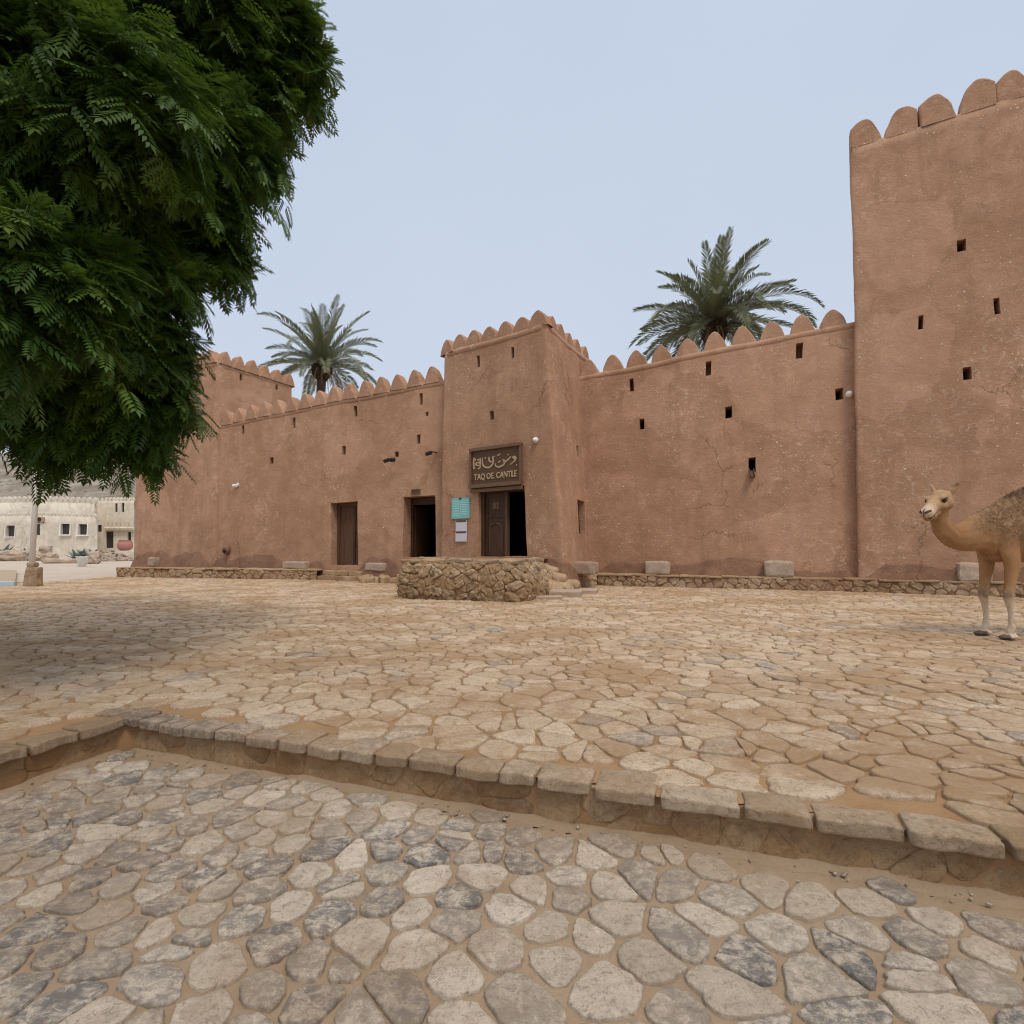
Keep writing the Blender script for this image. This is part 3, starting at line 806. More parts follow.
notice(452.5, 497.5, 470, 517.5, 'notice_board', 'pale turquoise two column notice board beside the gate door', 'notice board', (M['teal'], M['teal_text']), 'teal')
notice(456, 520.5, 467, 531, 'paper_notice', 'white paper notice directly under the turquoise board', 'notice', (M['paper'], M['paper_dark']), 'paper', 'paper notices beside the gate')
notice(456, 532, 467, 541.5, 'paper_notice', 'lower white paper notice, beneath the other sheet', 'notice', (M['paper'], M['paper_dark']), 'paper', 'paper notices beside the gate')
# security cameras
def dome_camera(w, px, py, label, rng_=None, r=.085):
    e = mounted(w, px, py, 'security_camera', label, 'security camera', 'security cameras on the castle', rng_)
    Rx = Matrix.Rotation(R(90), 3, 'X')
    mb = MB(); mb.lathe([(0, 0), (r, 0), (r*1.05, .03), (r*.9, .07), (0, .075)], (0, 0, 0), 14, 0, Rx); mb.build('base', M['white'], e, True)
    mb = MB(); mb.lathe([(r*.82, .07), (r*.8, .11), (r*.55, .15), (0.001, .165)], (0, 0, 0), 14, 0, Rx); mb.build('housing', M['white'], e, True)
    mb = MB(); mb.lathe([(0, .02), (r*.4, .015), (r*.34, -.02), (0.001, -.035)], (-.012, -.13, -.02), 10, 0, Matrix.Rotation(R(115), 3, 'X')); mb.build('lens', M['lens'], e, True)
dome_camera(gate, 536, 440, 'white dome security camera on the gate tower right of the sign', pF)
dome_camera(rwall, 849.5, 395, 'white dome security camera beside the tall tower', None, .10)
e = mounted(lwall, 238.5, 485, 'security_camera', 'white twin head security camera low on the left wall', 'security camera', 'security cameras on the castle')
mb = MB(); mb.box((0, -.02, .02), (.10, .04, .14)); mb.build('bracket', M['white'], e)
for s_ in (-1, 1):
    mb = MB(); mb.tube([(s_*.03, -.05, .0), (s_*.12, -.2, -.06)], [.05, .06], 8); mb.build('head', M['white'], e)
# floodlights
def flood(w, px, py, label, both, rng_=None, flip=1):
    e = mounted(w, px, py, 'floodlight', label, 'floodlight', 'dark floodlights on the castle wall', rng_)
    mb = MB(); mb.tube([(0, .05, 0), (0, -.25, 0), (0, -.32, -.03)], .022, 6); mb.build('bracket', M['black_metal'], e)
    for s_ in ((-1, 1) if both else (flip,)):
        mb = MB(); rot = Matrix.Rotation(R(28*s_), 3, 'Z') @ Matrix.Rotation(R(24), 3, 'X')
        mb.rock((s_*.13, -.34, -.06), (.19, .20, .14), rot, .03, 4, .0); mb.build('lamp_head', M['black_metal'], e)
        mb = MB(); mb.box(V((s_*.13, -.34, -.06))+rot @ V((0, -.103, 0)), (.15, .01, .10), rot); mb.build('lamp_glass', M['lens'], e)
flood(lwall, 395, 460, 'twin dark floodlight on the left wall above the doorways', True)
flood(lwall, 437.5, 453.5, 'single dark floodlight tucked beside the gate tower', False, None, -1)
# wooden spout under the slit of the right wall
e = mounted(rwall, 751.5, 472, 'water_spout', 'weathered wooden water spout under a slit of the right wall', 'water spout')
mb = MB(); rot = Matrix.Rotation(R(38), 3, 'X')
mb.box((0, -.13, -.06), (.13, .42, .03), rot)
for x in (-.06, .06): mb.box((x, -.14, -.03), (.025, .42, .10), rot)
mb.build('trough', M['door_light'], e)
mb = MB(); mb.box((0, -.02, -.16), (.09, .1, .07)); mb.build('corbel', M['skirt'], e)
# plaque above the open doorway
e = mounted(lwall, 416, 492.3, 'door_plaque', 'small carved brown plaque above the open dark doorway', 'plaque', None, None, .01)
mb = MB(); mb.box((0, 0, 0), (.34, .04, .17)); mb.build('plate', M['sign'], e)
mb = MB(); 
for z in (-.08, .08): mb.box((0, -.01, z), (.38, .05, .025))
for x in (-.178, .178): mb.box((x, -.012, 0), (.026, .05, .135))
mb.build('frame', M['sign_frame'], e)
# round lamp low on the left wall
e = mounted(ltow, 228, 549, 'wall_lamp', 'round brown bulkhead lamp low on the wall near the left tower', 'wall lamp') if False else mounted(lwall, 228, 550, 'wall_lamp', 'round brown bulkhead lamp low on the wall near the left tower', 'wall lamp')
mb = MB(); Rx = Matrix.Rotation(R(90), 3, 'X')
mb.lathe([(0.001, -.02), (.19, -.02), (.20, .03), (.17, .10), (0.001, .12)], (0, -.05, 0), 14, 0, Rx); mb.build('housing', M['skirt'], e, True)
mb = MB(); mb.lathe([(.10, .11), (.085, .15), (0.001, .17)], (0, -.06, -.03), 12, 0, Rx); mb.build('glass', M['lens'], e, True)
mb = MB(); mb.tube([(0, -.05, -.18), (.02, -.08, -.35), (-.03, -.1, -.55)], .02, 6); mb.build('conduit', M['skirt'], e)

# ------------------------------------------------------------------ stone ledge along the wall foot
def finish_wall(name, label, cat, parts, mat, body_mat, loc):
    body, st, tone, slate = parts
    e = empty(name, (0, 0, 0), 0, label, cat)
    body.build('mortar_core', body_mat, e, True); st.build('facing_stones', mat, e, True, {'tone': tone, 'slate': slate})
    return e
def g2(px, py): q = at(px, py, 10); d = (q-V((0, 0, EYE))); k = (GZ-EYE)/d.z; return V((d.x*k, d.y*k))
lc = [g2(117, 577), g2(170, 578), g2(250, 579), g2(316, 580)]
rc = [g2(596, 585.5), g2(720, 588.5), g2(870, 592.5), g2(1024, 598), g2(1024, 598)+V((3.6, -2.1))]
def ledge(name, label, path, z1, seed):
    p = stone_wall('ledge', path, GZ-.02, z1, .34, .2, .045, M['rubble'], None, .012, 1.3, .3, .1, seed=seed, slate_p=.05, near=True)
    e = finish_wall(name, label, 'stone ledge', p, M['rubble'], M['skirt'], None)
    # thin uneven capping slabs with a shadowy overhang
    mb = MB(); tone = []; slate = []; L = [0]
    for a, b in zip(path, path[1:]): L.append(L[-1]+(b-a).length)
    s_ = 0
    while s_ < L[-1]-.15:
        ln = random.uniform(.4, 1.1); ln = min(ln, L[-1]-s_); m_ = s_+ln/2
        i = next(i for i in range(len(L)-1) if m_ <= L[i+1]); d = (path[i+1]-path[i]).normalized(); c = path[i]+d*(m_-L[i]); nn = V((d.y, -d.x))
        b0 = len(mb.v)
        mb.rock((c.x-nn.x*.26, c.y-nn.y*.26, z1+.012+random.uniform(-.012, .012)), (ln*.99, random.uniform(.60, .72), .06), Matrix.Rotation(math.atan2(d.y, d.x), 3, 'Z'), .02, 5, .018, 5, seed+s_)
        k = len(mb.v)-b0; tone += [random.uniform(.0, .4)]*k; slate += [random.choice((0, 0, .5))]*k; s_ += ln
    mb.build('capping', M['rubble'], e, False, {'tone': tone, 'slate': slate}); return e
ledge('stone_ledge', 'low rubble stone ledge along the foot of the left wall', lc, .62, 3)
ledge('stone_ledge', 'short rubble stone ledge between the steps and the gate platform', [g2(360, 580), g2(399, 581.5)], .58, 5)
ledge('stone_ledge', 'low rubble stone ledge along the foot of the right wall, behind the camel', rc, .60, 8)

# gate platform
A, B_ = g2(402, 598), g2(519, 602)
d = (B_-A).normalized(); nb = V((-d.y, d.x))
path = [A+nb*2.6+d*(-.15), A+nb*.25, A+d*.25, B_-d*.3, B_+nb*.3, B_+nb*2.2+d*.25]
path = [V((p.x, p.y)) for p in bez_path([V((q.x, q.y, 0)) for q in (A+nb*3.4-d*.15, A, B_, B_+nb*1.6+d*.15)], .3)]
plat = stone_wall('platform', path, GZ-.03, 1.17, .33, .17, .075, M['rubble'], None, .002, 2.6, .44, .22, seed=5, slope=.10, bulge=.07, slate_p=.2)
e = finish_wall('gate_platform', 'rough rubble stone platform in front of the gate door', 'stone platform', plat, M['rubble'], M['sand'], None)
mb = MB(); tone = []; slate = []
cum = [0]
for a, b in zip(path, path[1:]): cum.append(cum[-1]+(b-a).length)
s_ = 0
while s_ < cum[-1]-.1:
    ln = min(random.uniform(.35, .8), cum[-1]-s_); m_ = s_+ln/2
    i = next(i for i in range(len(cum)-1) if m_ <= cum[i+1]); dd = (path[i+1]-path[i]).normalized(); c = path[i]+dd*(m_-cum[i]); nn = V((dd.y, -dd.x)); b0 = len(mb.v)
    mb.rock((c.x-nn.x*.2, c.y-nn.y*.2, 1.19+random.uniform(-.012, .012)), (ln*.97, .5, random.uniform(.07, .13)), Matrix.Rotation(math.atan2(dd.y, dd.x), 3, 'Z'), .025, 6, .03, 6, s_)
    k = len(mb.v)-b0; tone += [random.uniform(.1, .8)]*k; slate += [random.choice((0, .4, .8))]*k; s_ += ln
mb.build('capping_slabs', M['rubble'], e, False, {'tone': tone, 'slate': slate})
mb = MB(); q = [A+nb*.35+d*.2, B_+nb*.35-d*.2, B_+nb*4.6-d*.2, A+nb*5.6+d*.2]; mb.v = [(p.x, p.y, 1.185) for p in q]; mb.f = [(0, 1, 2, 3)]; mb.m = [0]
mb.build('top_paving', M['sand'], e)
mb = MB(); c = A+nb*3.4+d*1.8; c = c-d*.35; mb.box((c.x, c.y, .7), (2.7, 4.4, .9), Matrix.Rotation(math.atan2(d.y, d.x), 3, 'Z')); mb.build('core', M['riser'], e)

# steps below the plain door
def rocks(name, label, cat, items, mat, group=None, r=.18, amp=.06, n_=6):
    e = None; mb = MB(); tone = []; slate = []
    c0 = V(items[0][0])
    for k, (c, size, rz, tv, sv_) in enumerate(items):
        b0 = len(mb.v); mb.rock(V(c)-c0, size, Matrix.Rotation(rz, 3, 'Z'), min(size)*r, n_, min(size)*amp, 5, k+c0.x)
        n = len(mb.v)-b0; tone += [tv]*n; slate += [sv_]*n
    o = mb.build(name, mat, None, False, {'tone': tone, 'slate': slate}, c0); return tag(o, label, cat, group)
ang = math.atan2((lB1-lB0).y, (lB1-lB0).x)
q = g2(337, 580.5)
stp = empty('stone_steps', (q.x, q.y, GZ), ang, 'three worn stone steps below the plain brown door', 'steps')
for k in range(3):
    mb = MB(); tone = []; slate = []
    for j in range(3):
        b0 = len(mb.v); mb.rock((-.62+.62*j+random.uniform(-.04, .04), .18+.32*k+random.uniform(-.02, .02), .09+.17*k), (.62, .50, .19), None, .03, 5, .02, 5, k*3+j)
        n = len(mb.v)-b0; tone += [random.uniform(.2, .8)]*n; slate += [0]*n
    mb.build('step', M['rubble'], stp, False, {'tone': tone, 'slate': slate})
# loose dressed blocks standing on the ledge
def block(px, py_base, Y, w, h, d_, label, rz, tv=.7, z0=.62, sl=0):
    c = pt(px, Y, z0+h/2)
    return rocks('stone_block', label, 'stone block', [((c.x, c.y, c.z), (w, d_, h), rz, tv, sl)], M['block'], 'dressed stone blocks along the wall foot')
ra = math.atan2((rB1-rB0).y, (rB1-rB0).x)
block(657.5, 572, 17.75, .78, .46, .42, 'squat pale stone block on the ledge, nearest the gate tower side', ra, .75)
block(779, 572, 16.5, .80, .50, .45, 'pale rectangular stone block on the ledge under the wooden spout', ra, .85)
block(973, 575, 14.62, .75, .50, .45, 'pale stone block on the ledge behind the legs of the camel', ra, .9)
block(582, 575, 17.3, .95, .40, .55, 'brown block on top of the rubble pier at the gate tower corner', ra-.05, .35, .66)
block(379, 562, 20.6, .95, .32, .5, 'long flat stone block between the two left doorways', ang, .5, .62)
block(297, 560, 21.9, 1.1, .30, .45, 'low broken stone block left of the stone steps', ang+.1, .45, .64)
block(154, 560, 24.2, .36, .42, .35, 'small grey upright stone block at the foot of the left tower', ang, .8, .64, .3)
# rubble pier at the gate corner
A2, B2 = g2(569, 587.5), g2(596, 586)
dd = (B2-A2).normalized(); n2 = V((-dd.y, dd.x))
path2 = [V((p.x, p.y)) for p in bez_path([V((q.x, q.y, 0)) for q in (A2+n2*1.5, A2, B2, B2+n2*1.3)], .1)]
finish_wall('rubble_pier', 'small square rubble stone pier at the right corner of the gate tower', 'stone pier', stone_wall('pier', path2, GZ-.03, .66, .30, .2, .06, M['rubble'], None, .006, .8, .3, .1, seed=12, slate_p=.1), M['rubble'], M['riser'], None)
q1, q2 = g2(345, 577), g2(385, 581)
for k in range(8):
    px = 362+k*5.2; q = g2(px+random.uniform(-2, 2), 582.5+random.uniform(-1, 1.2)); s_ = random.uniform(.22, .5)
    rocks('rubble_stone', 'fallen rubble stone between the stone steps and the gate platform', 'stone', [((q.x, q.y+.2, GZ+.1), (s_, s_*.8, random.uniform(.2, .34)), random.uniform(0, 3), random.uniform(.3, .9), 0)], M['rubble'], 'fallen rubble between steps and platform', .35, .14, 8)
for px, Y, w, dp, hh, lb_ in ((557, 14.7, 1.35, .9, .16, 'largest flat pale slab lying against the right end of the platform'), (581, 15.4, .9, .7, .12, 'flat pale slab lying at the foot of the rubble pier'), (546, 13.7, .8, .55, .09, 'smallest flat slab, lying nearest the paving right of the platform')):
    q = pt(px, Y, GZ); rocks('fallen_slab', lb_, 'stone slab', [((q.x, q.y, GZ+hh*.35), (w, dp, hh), random.uniform(-.4, .2), .75, 0)], M['block'], 'flat slabs right of the platform')
for px, Y, up_, sz in ((530, 14.2, .08, .6), (541, 15.0, .10, .75), (552, 15.5, .10, .8), (563, 15.5, .10, .7), (546, 15.85, .40, .7), (557, 15.85, .36, .65), (541, 16.3, .64, .6), (550, 16.15, .58, .5), (570, 15.85, .16, .55), (537, 15.6, .45, .6)):
    q = pt(px, Y, GZ+up_); rocks('boulder', 'brown rough boulder banked between the platform and the pier', 'boulder', [((q.x, q.y, GZ+up_), (sz, sz*.8, sz*.62), random.uniform(0, 3), random.uniform(.2, .7), 0)], M['rubble'], 'boulders between platform and pier', .42, .17, 9)

# ------------------------------------------------------------------ ground
def poly_obj(name, pts, z, mat):
    mb = MB(); mb.v = [(p[0], p[1], z) for p in pts]; mb.f = [tuple(range(len(pts)))]; mb.m = [0]
    return tag(mb.build(name, mat), kind='structure')
# ground sheet: upper level all round, lower level in the corner between the kerbs
W = 1500
a = from_uv(-.2, -.2); b = from_uv(W, -.2); c = from_uv(-.2, W)
mb = MB(); z = GZ-.03
mb.v = [(a.x, a.y, z), (b.x, b.y, z), (b.x, W, z), (-W, W, z), (-W, c.y, z), (c.x, c.y, z)]
mb.f = [(0, 1, 2, 3), (0, 3, 4, 5)]; mb.m = [0, 0]
tag(mb.build('ground', M['road']), kind='structure')
mb = MB(); mb.v = [(a.x, a.y, -.03), (c.x, c.y, -.03), (b.x, c.y, -.03), (b.x, b.y, -.03)]; mb.f = [(0, 1, 2, 3)]; mb.m = [0]
tag(mb.build('lower_ground', M['sand_low']), kind='structure')
def ledge_y(x):                          # foot of the castle ledges
    pts = [(-40, 17.6)]+[(-17.2, 17.6), (-16.9, 22.2)]+[(p.x, p.y) for p in lc]+[tuple(g2(360, 580)), tuple(g2(398, 581.5)), (A.x-.1, A.y+.2), (A.x, A.y), (B_.x, B_.y), (B_.x+.35, B_.y+.3), (B_.x+.5, 15.6)]+[(p.x, p.y) for p in rc]+[(60, rc[-1].y)]
    for p, q in zip(pts, pts[1:]):
        if p[0] <= x <= q[0]: return p[1]+(q[1]-p[1])*(x-p[0])/(q[0]-p[0]+1e-9)
    return 15
def bed(name, x0, x1, y0, y1, st, z, mat, inside, amp, sc):
    nx, ny = int((x1-x0)/st), int((y1-y0)/st); mb = MB(); idx = {}
    for i in range(nx+1):
        for j in range(ny+1):
            x, y = x0+i*st, y0+j*st
            if not inside(x, y): continue
            h = noise.noise(V((x*sc, y*sc, 2)))*amp+noise.noise(V((x*sc*4, y*sc*4, 7)))*amp*.5+noise.noise(V((x*17, y*17, 1)))*.0025
            idx[(i, j)] = len(mb.v); mb.v.append((x, y, z+h))
    for (i, j) in idx:
        q = [(i, j), (i+1, j), (i+1, j+1), (i, j+1)]
        if all(k in idx for k in q): mb.f.append(tuple(idx[k] for k in q)); mb.m.append(0)
    return tag(mb.build(name, mat, None, True), kind='structure')
def up_in(x, y):
    u, v = uv(x, y); return (u < .03 or v < .03) and abs(x) < y*1.05+4.5
bed('plaza_bed', -22, 19, -1.5, 20, .085, GZ-.008, M['sand'], up_in, .010, .8)
bed('lower_bed', -3.6, 6.5, .3, 4.6, .06, -.009, M['sand_low'], lambda x, y: is_lower(x, y, -.0), .006, .9)

# lower pavement: large rounded setts in curving rows
def g_low(u, v, h): q = from_uv(u, v); return (q.x, q.y, h)
def warp_low(u, v):
    return u+.30*noise.noise(V((u*.35, v*.35, 3)))+.05*noise.noise(V((u*2, v*2, 8))), v+.34*noise.noise(V((u*.3, v*.3, 9)))+.07*math.sin(u*1.1)
mb = MB(); tone = []; slate = []
keep = lambda u, v: u > .04 and v > .035 and u < 9.2 and v < 5.2 and from_uv(u, v).y > .5 and abs(from_uv(u, v).x) < from_uv(u, v).y*1.1+2.2
for poly in cells(54, 40, .215, .182, .27, .09, keep, u0=-.4, v0=-.3, warp=warp_low, brick=.5, split=.05):
    poly = clip(clip(poly, 0, -.005, 0, -1), -.005, 0, -1, 0)
    if len(poly) < 3: continue
    cu = sum(p[0] for p in poly)/len(poly); cv = sum(p[1] for p in poly)/len(poly)
    ps = .92-.095*cu+.25*noise.noise(V((cu*.6, cv*.6, 5)))
    sl = min(1, random.uniform(.35, .95)) if random.random() < ps else random.uniform(0, .22)
    stone(mb, tone, slate, poly, g_low, .0145, random.uniform(.007, .013), True, .09, max(0, min(1, random.gauss(.55, .28))), sl, .21, 1.0, 30, 1.9, random.choice((1, 2)))
tag(mb.build('lower_pavement', M['pave_stone'], None, True, {'tone': tone, 'slate': slate}), kind='structure')

# plaza paving
rot = Matrix.Rotation(R(-14), 2)
def g_up(u, v, h): q = rot @ V((u, v)); return (q.x, q.y, GZ+h)
def warp_up(u, v): return u+.35*noise.noise(V((u*.3, v*.3, 13)))+.07*noise.noise(V((u*1.6, v*1.6, 8))), v+.35*noise.noise(V((u*.3, v*.3, 19)))+.05*noise.noise(V((u*1.6, v*1.6, 18)))
def keep_up(u, v):
    q = rot @ V((u, v)); a_, b_ = uv(q.x, q.y)
    return (a_ < -.24 or b_ < -.24) and q.y < ledge_y(q.x)+.15 and q.y > -.5 and abs(q.x) < q.y*1.02+3.2
mb = MB(); tone = []; slate = []
for poly in cells(148, 140, .285, .188, .42, .15, keep_up, u0=-22, v0=-2.5, warp=warp_up, split=.10):
    cx = sum(p[0] for p in poly)/len(poly); cy = sum(p[1] for p in poly)/len(poly); q = rot @ V((cx, cy))
    near = q.y < 7.5
    sl = random.uniform(.35, 1) if random.random() < .07+.10*(noise.noise(V((q.x*.4, q.y*.4, 2))) > .25) else random.uniform(0, .12)
    stone(mb, tone, slate, poly, g_up, .013 if near else .012, random.uniform(.006, .017), near, .11, max(0, min(1, random.gauss(.52, .34))), sl, .2, 2.0, 20 if near else 11, 1.4, random.choice((1, 1, 2)))
tag(mb.build('plaza_paving', M['plaza_stone'], None, True, {'tone': tone, 'slate': slate}), kind='structure')

# kerb stones and the earthy riser under them
mb = MB(); tone = []; slate = []
def kerb(p0, dirv, inward, length, bias, first=0):
    s_ = first
    while s_ < length:
        near = min(1, max(0, (s_-1)/4.5)); ln = random.uniform(.17, .34)*(1-near)+random.uniform(.24, .50)*near; dp = random.uniform(.17, .27); c = p0+dirv*(s_+ln/2)+inward*(dp/2-.035+random.uniform(-.007, .007)); b0 = len(mb.v)
        mb.rock((c.x, c.y, GZ-.026+random.uniform(-.004, .004)), (ln-random.uniform(.006, .026), dp, .075), Matrix.Rotation(math.atan2(dirv.y, dirv.x)+random.gauss(0, .008), 3, 'Z'), .016, 12, .009, 9, s_*7+bias)
        n = len(mb.v)-b0; t_ = random.uniform(.05, 1); tone.extend([t_]*n); slate.extend([random.uniform(.5, .9) if (bias == 5 or s_ < 1.0) else random.choice((0, .05, .1, .3))]*n); s_ += ln
inU, inV = V((-US.y, US.x)), V((VS.y, -VS.x))
kerb(P1, US, inU, 12, 0, -.30)
kerb(P1, VS, inV, 5.5, 5, .02)
tag(mb.build('kerb', M['kerb_stone'], None, True, {'tone': tone, 'slate': slate}), kind='structure')
pth = [P1+VS*5.5+inV*.035, P1+inV*.035+inU*.035, P1+US*12+inU*.035]
body, st_, tone, slate = stone_wall('riser', pth, -.03, .226, .27, .12, .011, M['riser'], None, .003, .25, .4, .15, seed=21, slate_p=.05)
tag(body.build('riser_mortar', M['riser'], None, True), kind='structure')
tag(st_.build('step_riser', M['riser_stone'], None, True, {'tone': tone, 'slate': slate}), kind='structure')
mb = MB()
for p0, dv, inn, L_ in ((P1, US, inU, 12), (P1, VS, inV, 5.5)):
    b0 = len(mb.v); n = int(L_/.03); prof = [(-.05, -.014), (-.02, -.004), (.0, .008), (.015, .022), (.05, .035)]
    for i in range(n+1):
        p = -.05+L_*i/n; a_ = .55+.9*noise.noise(V((p*1.3, 2, 3)))+.5*noise.noise(V((p*5, 7, 3)))
        for o_, z in prof:
            q = p0+dv*p+inn*o_; mb.v.append((q.x, q.y, (z*max(.1, a_) if z > 0 else z)+noise.noise(V((q.x*22, q.y*22, 1)))*.004))
    k = len(prof)
    for i in range(n):
        for a in range(k-1): mb.f.append((b0+i*k+a, b0+(i+1)*k+a, b0+(i+1)*k+a+1, b0+i*k+a+1)); mb.m.append(0)
tag(mb.build('sand_drift', M['sand_low'], None, True), kind='structure')
# a little loose grit and pebbles gathered at the foot of the step
mb = MB(); tone = []; slate = []
for k in range(260):
    if random.random() < .75: u = random.uniform(0, 8.5); v = abs(random.gauss(0, .07))+.01
    else: u = abs(random.gauss(0, .07))+.01; v = random.uniform(0, 3.5)
    q = from_uv(u, v); s_ = random.choice((.006, .008, .010, .012, .018)); b0 = len(mb.v)
    mb.rock((q.x, q.y, s_*.3), (s_*1.4, s_, s_*.7), Matrix.Rotation(random.uniform(0, 3), 3, 'Z'), s_*.3, 2, s_*.1, 40, k)
    n = len(mb.v)-b0; tone += [random.random()]*n; slate += [random.choice((0, 0, .6))]*n
tag(mb.build('loose_pebbles', M['pave_stone'], None, True, {'tone': tone, 'slate': slate}), kind='stuff')

# ------------------------------------------------------------------ shade tree
def np_mesh(name, verts, faces4, mat, parent=None, tone=None, smooth=False):
    me = bpy.data.meshes.new(name); nv, nf = len(verts), len(faces4)
    me.vertices.add(nv); me.vertices.foreach_set('co', verts.astype('f').ravel())
    me.loops.add(nf*4); me.loops.foreach_set('vertex_index', faces4.astype('i').ravel())
    me.polygons.add(nf); me.polygons.foreach_set('loop_start', np.arange(0, nf*4, 4, dtype='i')); me.polygons.foreach_set('loop_total', np.full(nf, 4, 'i'))
    me.materials.append(mat); me.update(calc_edges=True); me.validate()
    if tone is not None:
        t = me.attributes.new('tone', 'FLOAT', 'POINT'); t.data.foreach_set('value', tone.astype('f'))
    o = bpy.data.objects.new(name, me); COL.objects.link(o)
    if parent: o.parent = parent
    return o
def pinnate(nl=6):                       # one compound leaf of unit length along +x, drooping, normal +z
    vs, fs = [], []
    def quad(a, b, c, d): k = len(vs); vs.extend([a, b, c, d]); fs.append((k, k+1, k+2, k+3))
    def rz(x): return -.16*x*x
    quad((0, -.008, 0), (0, .008, 0), (1, .003, rz(1)), (1, -.003, rz(1)))
    for k in range(nl):
        x = .20+.74*k/(nl-1); L = .34*(1-.35*abs(k/(nl-1)-.4)); wd = .062
        for s in (-1, 1):
            bx = x+(.03 if s > 0 else 0); ca, sa = math.cos(R(58)), math.sin(R(58))
            def p(t, w, dz): 
                px = bx+ca*t*L-w*sa+.04*t*t; py = s*(sa*t*L+w*ca); return (px, py, rz(bx)-.10*t*t*L*2+dz)
            quad(p(0, 0, 0), p(.38, wd, -.012), p(1, -.01, -.02), p(.42, -wd*.8, -.012))
    L = .3; quad((.95, 0, rz(.95)), (1.1, .06, rz(1)-.02), (1.27, 0, rz(1.1)-.06), (1.1, -.06, rz(1)-.02))
    return np.array(vs), np.array(fs)
LV, LF = pinnate()
def frames_from(dirs, ups):
    x = dirs/np.linalg.norm(dirs, axis=1, keepdims=True); z = ups-(ups*x).sum(1, keepdims=True)*x; z /= np.linalg.norm(z, axis=1, keepdims=True)+1e-9
    return np.stack([x, np.cross(z, x), z], 2)
def lobe_leaves(c, r, nros, per, size, seed, inner=False):
    g = np.random.default_rng(seed); c = np.array(c); r = np.array(r)
    d = g.normal(size=(nros, 3)); d /= np.linalg.norm(d, axis=1, keepdims=True)
    lump = np.array([noise.noise(V(q)*2.7+V((seed, 0, 0))) for q in d])
    rad = (g.uniform(.35, .8, nros) if inner else g.uniform(.62, 1.0, nros)+lump*.55)
    tip = c+d*r*rad[:, None]; out = d/r; out /= np.linalg.norm(out, axis=1, keepdims=True)
    # every rosette: leaves spread round the twig and hang
    tw = out*.75+np.array([0, 0, -.35])+g.normal(scale=.3, size=(nros, 3)); tw /= np.linalg.norm(tw, axis=1, keepdims=True)
    sp = g.normal(size=(nros, per, 3)); sp -= (sp*tw[:, None]).sum(2, keepdims=True)*tw[:, None]; sp /= np.linalg.norm(sp, axis=2, keepdims=True)+1e-9
    ld = tw[:, None]*g.uniform(.25, 1.0, (nros, per, 1))+sp*.85+np.array([0, 0, -.30])
    up = np.array([0, 0, 1.0])+out[:, None]*.5+g.normal(scale=.35, size=(nros, per, 3))
    base = tip[:, None]-tw[:, None]*g.uniform(0, .22, (nros, per, 1))
    if not inner:                        # half of the twigs are long drooping sprays with leaves in two ranks
        spr = g.uniform(size=nros) < .42; ln = g.uniform(.25, .60, (nros, 1, 1))*size/.32
        t = np.linspace(.05, 1, per)[None, :, None]; pth = tip[:, None]+tw[:, None]*ln*(t-.45)-np.array([0, 0, .26])*ln*t*t
        rank = np.where(np.arange(per) % 2, 1., -1.)[None, :, None]; sd = np.cross(tw, [0, 0, 1.0]); sd /= np.linalg.norm(sd, axis=1, keepdims=True)+1e-9
        ld2 = tw[:, None]*.55+sd[:, None]*rank*(.95-.5*t)+np.array([0, 0, -.22])*(.5+t)+g.normal(scale=.13, size=(nros, per, 3))
        base = np.where(spr[:, None, None], pth, base); ld = np.where(spr[:, None, None], ld2, ld); up = np.where(spr[:, None, None], np.array([0, 0, 1.0])+tw[:, None]*.3+g.normal(scale=.15, size=(nros, per, 3)), up)
    sz = size*g.uniform(.65, 1.15, (nros, per)); tone = np.clip(.48+.30*g.normal(size=(nros, 1))+.12*g.normal(size=(nros, per)), 0, 1)
    Fm = frames_from(ld.reshape(-1, 3), up.reshape(-1, 3))
    vv = np.einsum('nij,kj->nki', Fm, LV)*sz.reshape(-1, 1, 1)+base.reshape(-1, 1, 3)
    n = len(Fm); K = len(LV)
    ff = LF[None]+(np.arange(n)*K)[:, None, None]
    return vv.reshape(-1, 3), ff.reshape(-1, 4), np.repeat(tone.ravel(), K)
tree_at = V((-7.4, 5.6, GZ))
tree = empty('shade_tree', tree_at, 0, 'large dark green shade tree with drooping feathery leaves at the left edge', 'tree')
# lobes: centre (world), radii, rosettes
LOB = []
def lobe(px, py, Y, rpx, rz=1.0, n=300): 
    c = at(px, py, Y)+V((-.03, 0, .07)); r = rpx*Y/F; LOB.append((c, (r, r*.95, r*rz), n, r))
lobe(195, 40, 6.0, 98, .9, 300); lobe(258, 92, 6.3, 44, .8, 90); lobe(270, 20, 6.2, 38, .8, 70); lobe(120, -70, 5.6, 165, .8, 400)
lobe(165, 150, 5.8, 98, .85, 290); lobe(238, 150, 6.2, 40, .8, 75); lobe(228, 262, 6.4, 26, .6, 34); lobe(205, 232, 6.2, 36, .7, 60); lobe(70, 120, 4.6, 120, .8, 380)
lobe(140, 270, 5.7, 48, .8, 110); lobe(80, 270, 5.2, 95, .9, 320); lobe(118, 372, 5.6, 58, .8, 210); lobe(160, 345, 5.8, 26, .8, 40)
lobe(162, 415, 5.9, 28, .7, 70); lobe(88, 415, 5.8, 46, .75, 170); lobe(20, 396, 5.6, 58, .8, 220); lobe(-60, 370, 5.5, 80, .8, 180)
lobe(5, 280, 4.2, 92, .9, 300); lobe(-90, 150, 5.0, 150, .9, 280); lobe(-30, -80, 4.6, 165, .8, 280); lobe(-210, 250, 6, 165, .9, 240); lobe(-250, 20, 6.2, 190, .9, 240)
